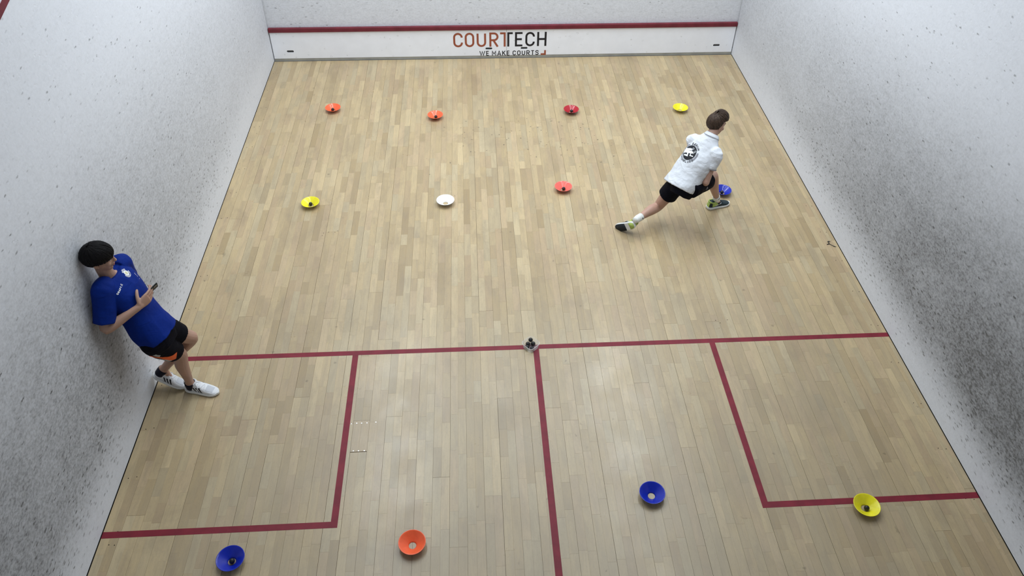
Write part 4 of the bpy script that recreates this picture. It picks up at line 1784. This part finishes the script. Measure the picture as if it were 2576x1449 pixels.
def player(ox, oy, s, w_):
    def rb(pts, w):
        return ribbon([(ox + p[0] * s, oy + p[1] * s) for p in pts], False, w * s)
    kind = w_
    if kind == 'front':
        q = rb([(-1.02, -.10), (-.30, .0), (.30, .16)], .34)
        q += rb([(.26, .14), (.33, -.30), (.80, -.24)], .13)
        q += rb([(-.22, .0), (-.04, -.46), (-.62, -.52)], .20)
        q += rb([(-.45, -.10), (-.98, -.34)], .15)
        hx, hy, kx, ky = .43, .15, .70, .40
    else:
        q = rb([(-.95, .14), (-.45, .30), (-.14, .40)], .30)
        q += rb([(-.60, .22), (-.98, .36)], .12)
        hx, hy, kx, ky = -.06, .43, .18, .64
    q += [tuple((p[0] + ox + hx * s, p[1] + oy + hy * s) for p in k) for k in ring_quads(0, .14 * s, 0, 2 * math.pi, 12)]
    q += [tuple((p[0] + ox + kx * s, p[1] + oy + ky * s) for p in k) for k in ring_quads(.09 * s, .125 * s, 0, 2 * math.pi, 12)]
    q += rb([(kx - .02, ky - .10), (kx - .06, ky - .34)], .045)
    return q


adopt_keep(de.quads('emblem_player', player(0, 0, R0, 'back'), M_PRINT_W, None, .010, .0009), polo)
adopt_keep(de.quads('emblem_player', player(0, 0, R0, 'front'), M_PRINT_W, None, .010, .0012), polo)
for txt, am, inw, lw in (('BÆRUM', 74, False, .0200), ('SQUASHKLUBB', -104, True, .0172)):
    n_ = len(txt)
    stp = lw * 1.28 / .093
    for i_, ch in enumerate(txt):
        off = (i_ - (n_ - 1) / 2) * stp
        am_ = math.radians(am) + (off if inw else -off)
        adopt_keep(de.quads('letter', arc_text(ch, .093, .0200, lw, .0038, am_, inw), M_PRINT_K, None, .010), polo)
for a0, a1 in ((-32, 18), (128, 176)):
    adopt_keep(de.quads('emblem_arc', ring_quads(.084, .101, math.radians(a0), math.radians(a1), 10), M_PRINT_G, None, .010), polo)

# shorts
g = Geo()
g.trunk([(pel - up2 * .11, rgp, fwp, .105, .095), (pel - up2 * .03, rgp, fwp, .138, .112), (pel + up2 * .05, rgp, fwp, .125, .098)], 26, 4, 2.3)
for hip, kn, ext in ((rhip, rkn, .70), (lhip, lkn, .57)):
    d = (kn - hip)
    li = up2 * (.018 if ext > .6 else 0)
    k_ = .92 if ext > .6 else 1.0
    g.limb([(hip - d * .08 + li, .090 * k_), (hip + d * .08 + li, .094 * k_), (hip + d * .30 + li * .7, .096 * k_), (hip + d * .5 + li * .3, .096), (hip + d * ext, .094)], 20, 4, False)
shorts2 = g.obj('shorts', M_NAVY, b2, voxel=0.006, smooth_it=4, post=crumple(.004, 9))
bq = bvh_of(shorts2)
d = (rkn - rhip).normalized()
out = V((.45, -.75, .1))
out = (out - d * out.dot(d)).normalized()
de = Decal(bq, rhip + d * .15 + out * .12, d, out.cross(d), .002, .1)
q = [((-.016, -.012), (-.010, -.016), (.004, .014), (-.002, .018)), ((-.004, -.016), (.002, -.018), (.012, .006), (.006, .010)), ((.008, -.018), (.014, -.018), (.018, -.004), (.013, .0))]
adopt_keep(de.quads('shorts_mark', q, M_PRINT_G, None, .008), shorts2)

dark = dict(upper=M_SHOE_T, sole=M_SOLE_W, tread=M_SOLE_K, collar=M_LIME, lace=M_SOLE_K, mark=M_PRINT_W, heel=M_LIME)
for an, kn in ((ran, rkn), (lan, lkn)):
    d = (kn - an).normalized()
    g = Geo()
    g.limb([(an - d * .05, .030), (an, .0385), (an + d * .052, .0385)], 18, 3, False)
    sk = g.obj('sock', M_SOCK_W, b2)
    bk = bvh_of(sk)
    sd = V((.5, -.8, .2))
    sd = (sd - d * sd.dot(d)).normalized()
    de = Decal(bk, an + d * .03 + sd * .05, d.cross(sd), d, .0015, .05)
    adopt_keep(de.quads('sock_mark', [((-.010, -.010), (.012, .004), (.008, .012), (-.012, -.002))], M_PRINT_K, None, .006), sk)
shoe(b2, foot_matrix((5.200, -3.548, .0025), (5.440, -3.475, .0025)), dark, -1, .265, 'two')
shoe(b2, foot_matrix((4.302, -3.985, .150), (4.160, -3.850, .010), (.55, .75, -.05)), dark, 1, .255, 'two')


# ------------------------------------------------------------------ dark curled strand by the right wall
def strand():
    g = Geo()
    z = .0035
    g.limb([(V((6.335, -4.154, z)), .0022), (V((6.320, -4.150, z)), .0036), (V((6.309, -4.153, z)), .0034), (V((6.314, -4.175, z + .003)), .0040), (V((6.307, -4.188, z + .001)), .0044), (V((6.290, -4.197, z)), .0046)], 8, 4)
    g.limb([(V((6.306, -4.188, z)), .0036), (V((6.330, -4.208, z)), .0026), (V((6.350, -4.232, z)), .0038), (V((6.366, -4.237, z)), .0020)], 8, 4)
    o = g.obj('rubber_strand', M_RUBBER, None)
    tag(o, 'thin black curled rubber strand on the floor near the right wall', 'strand')


strand()
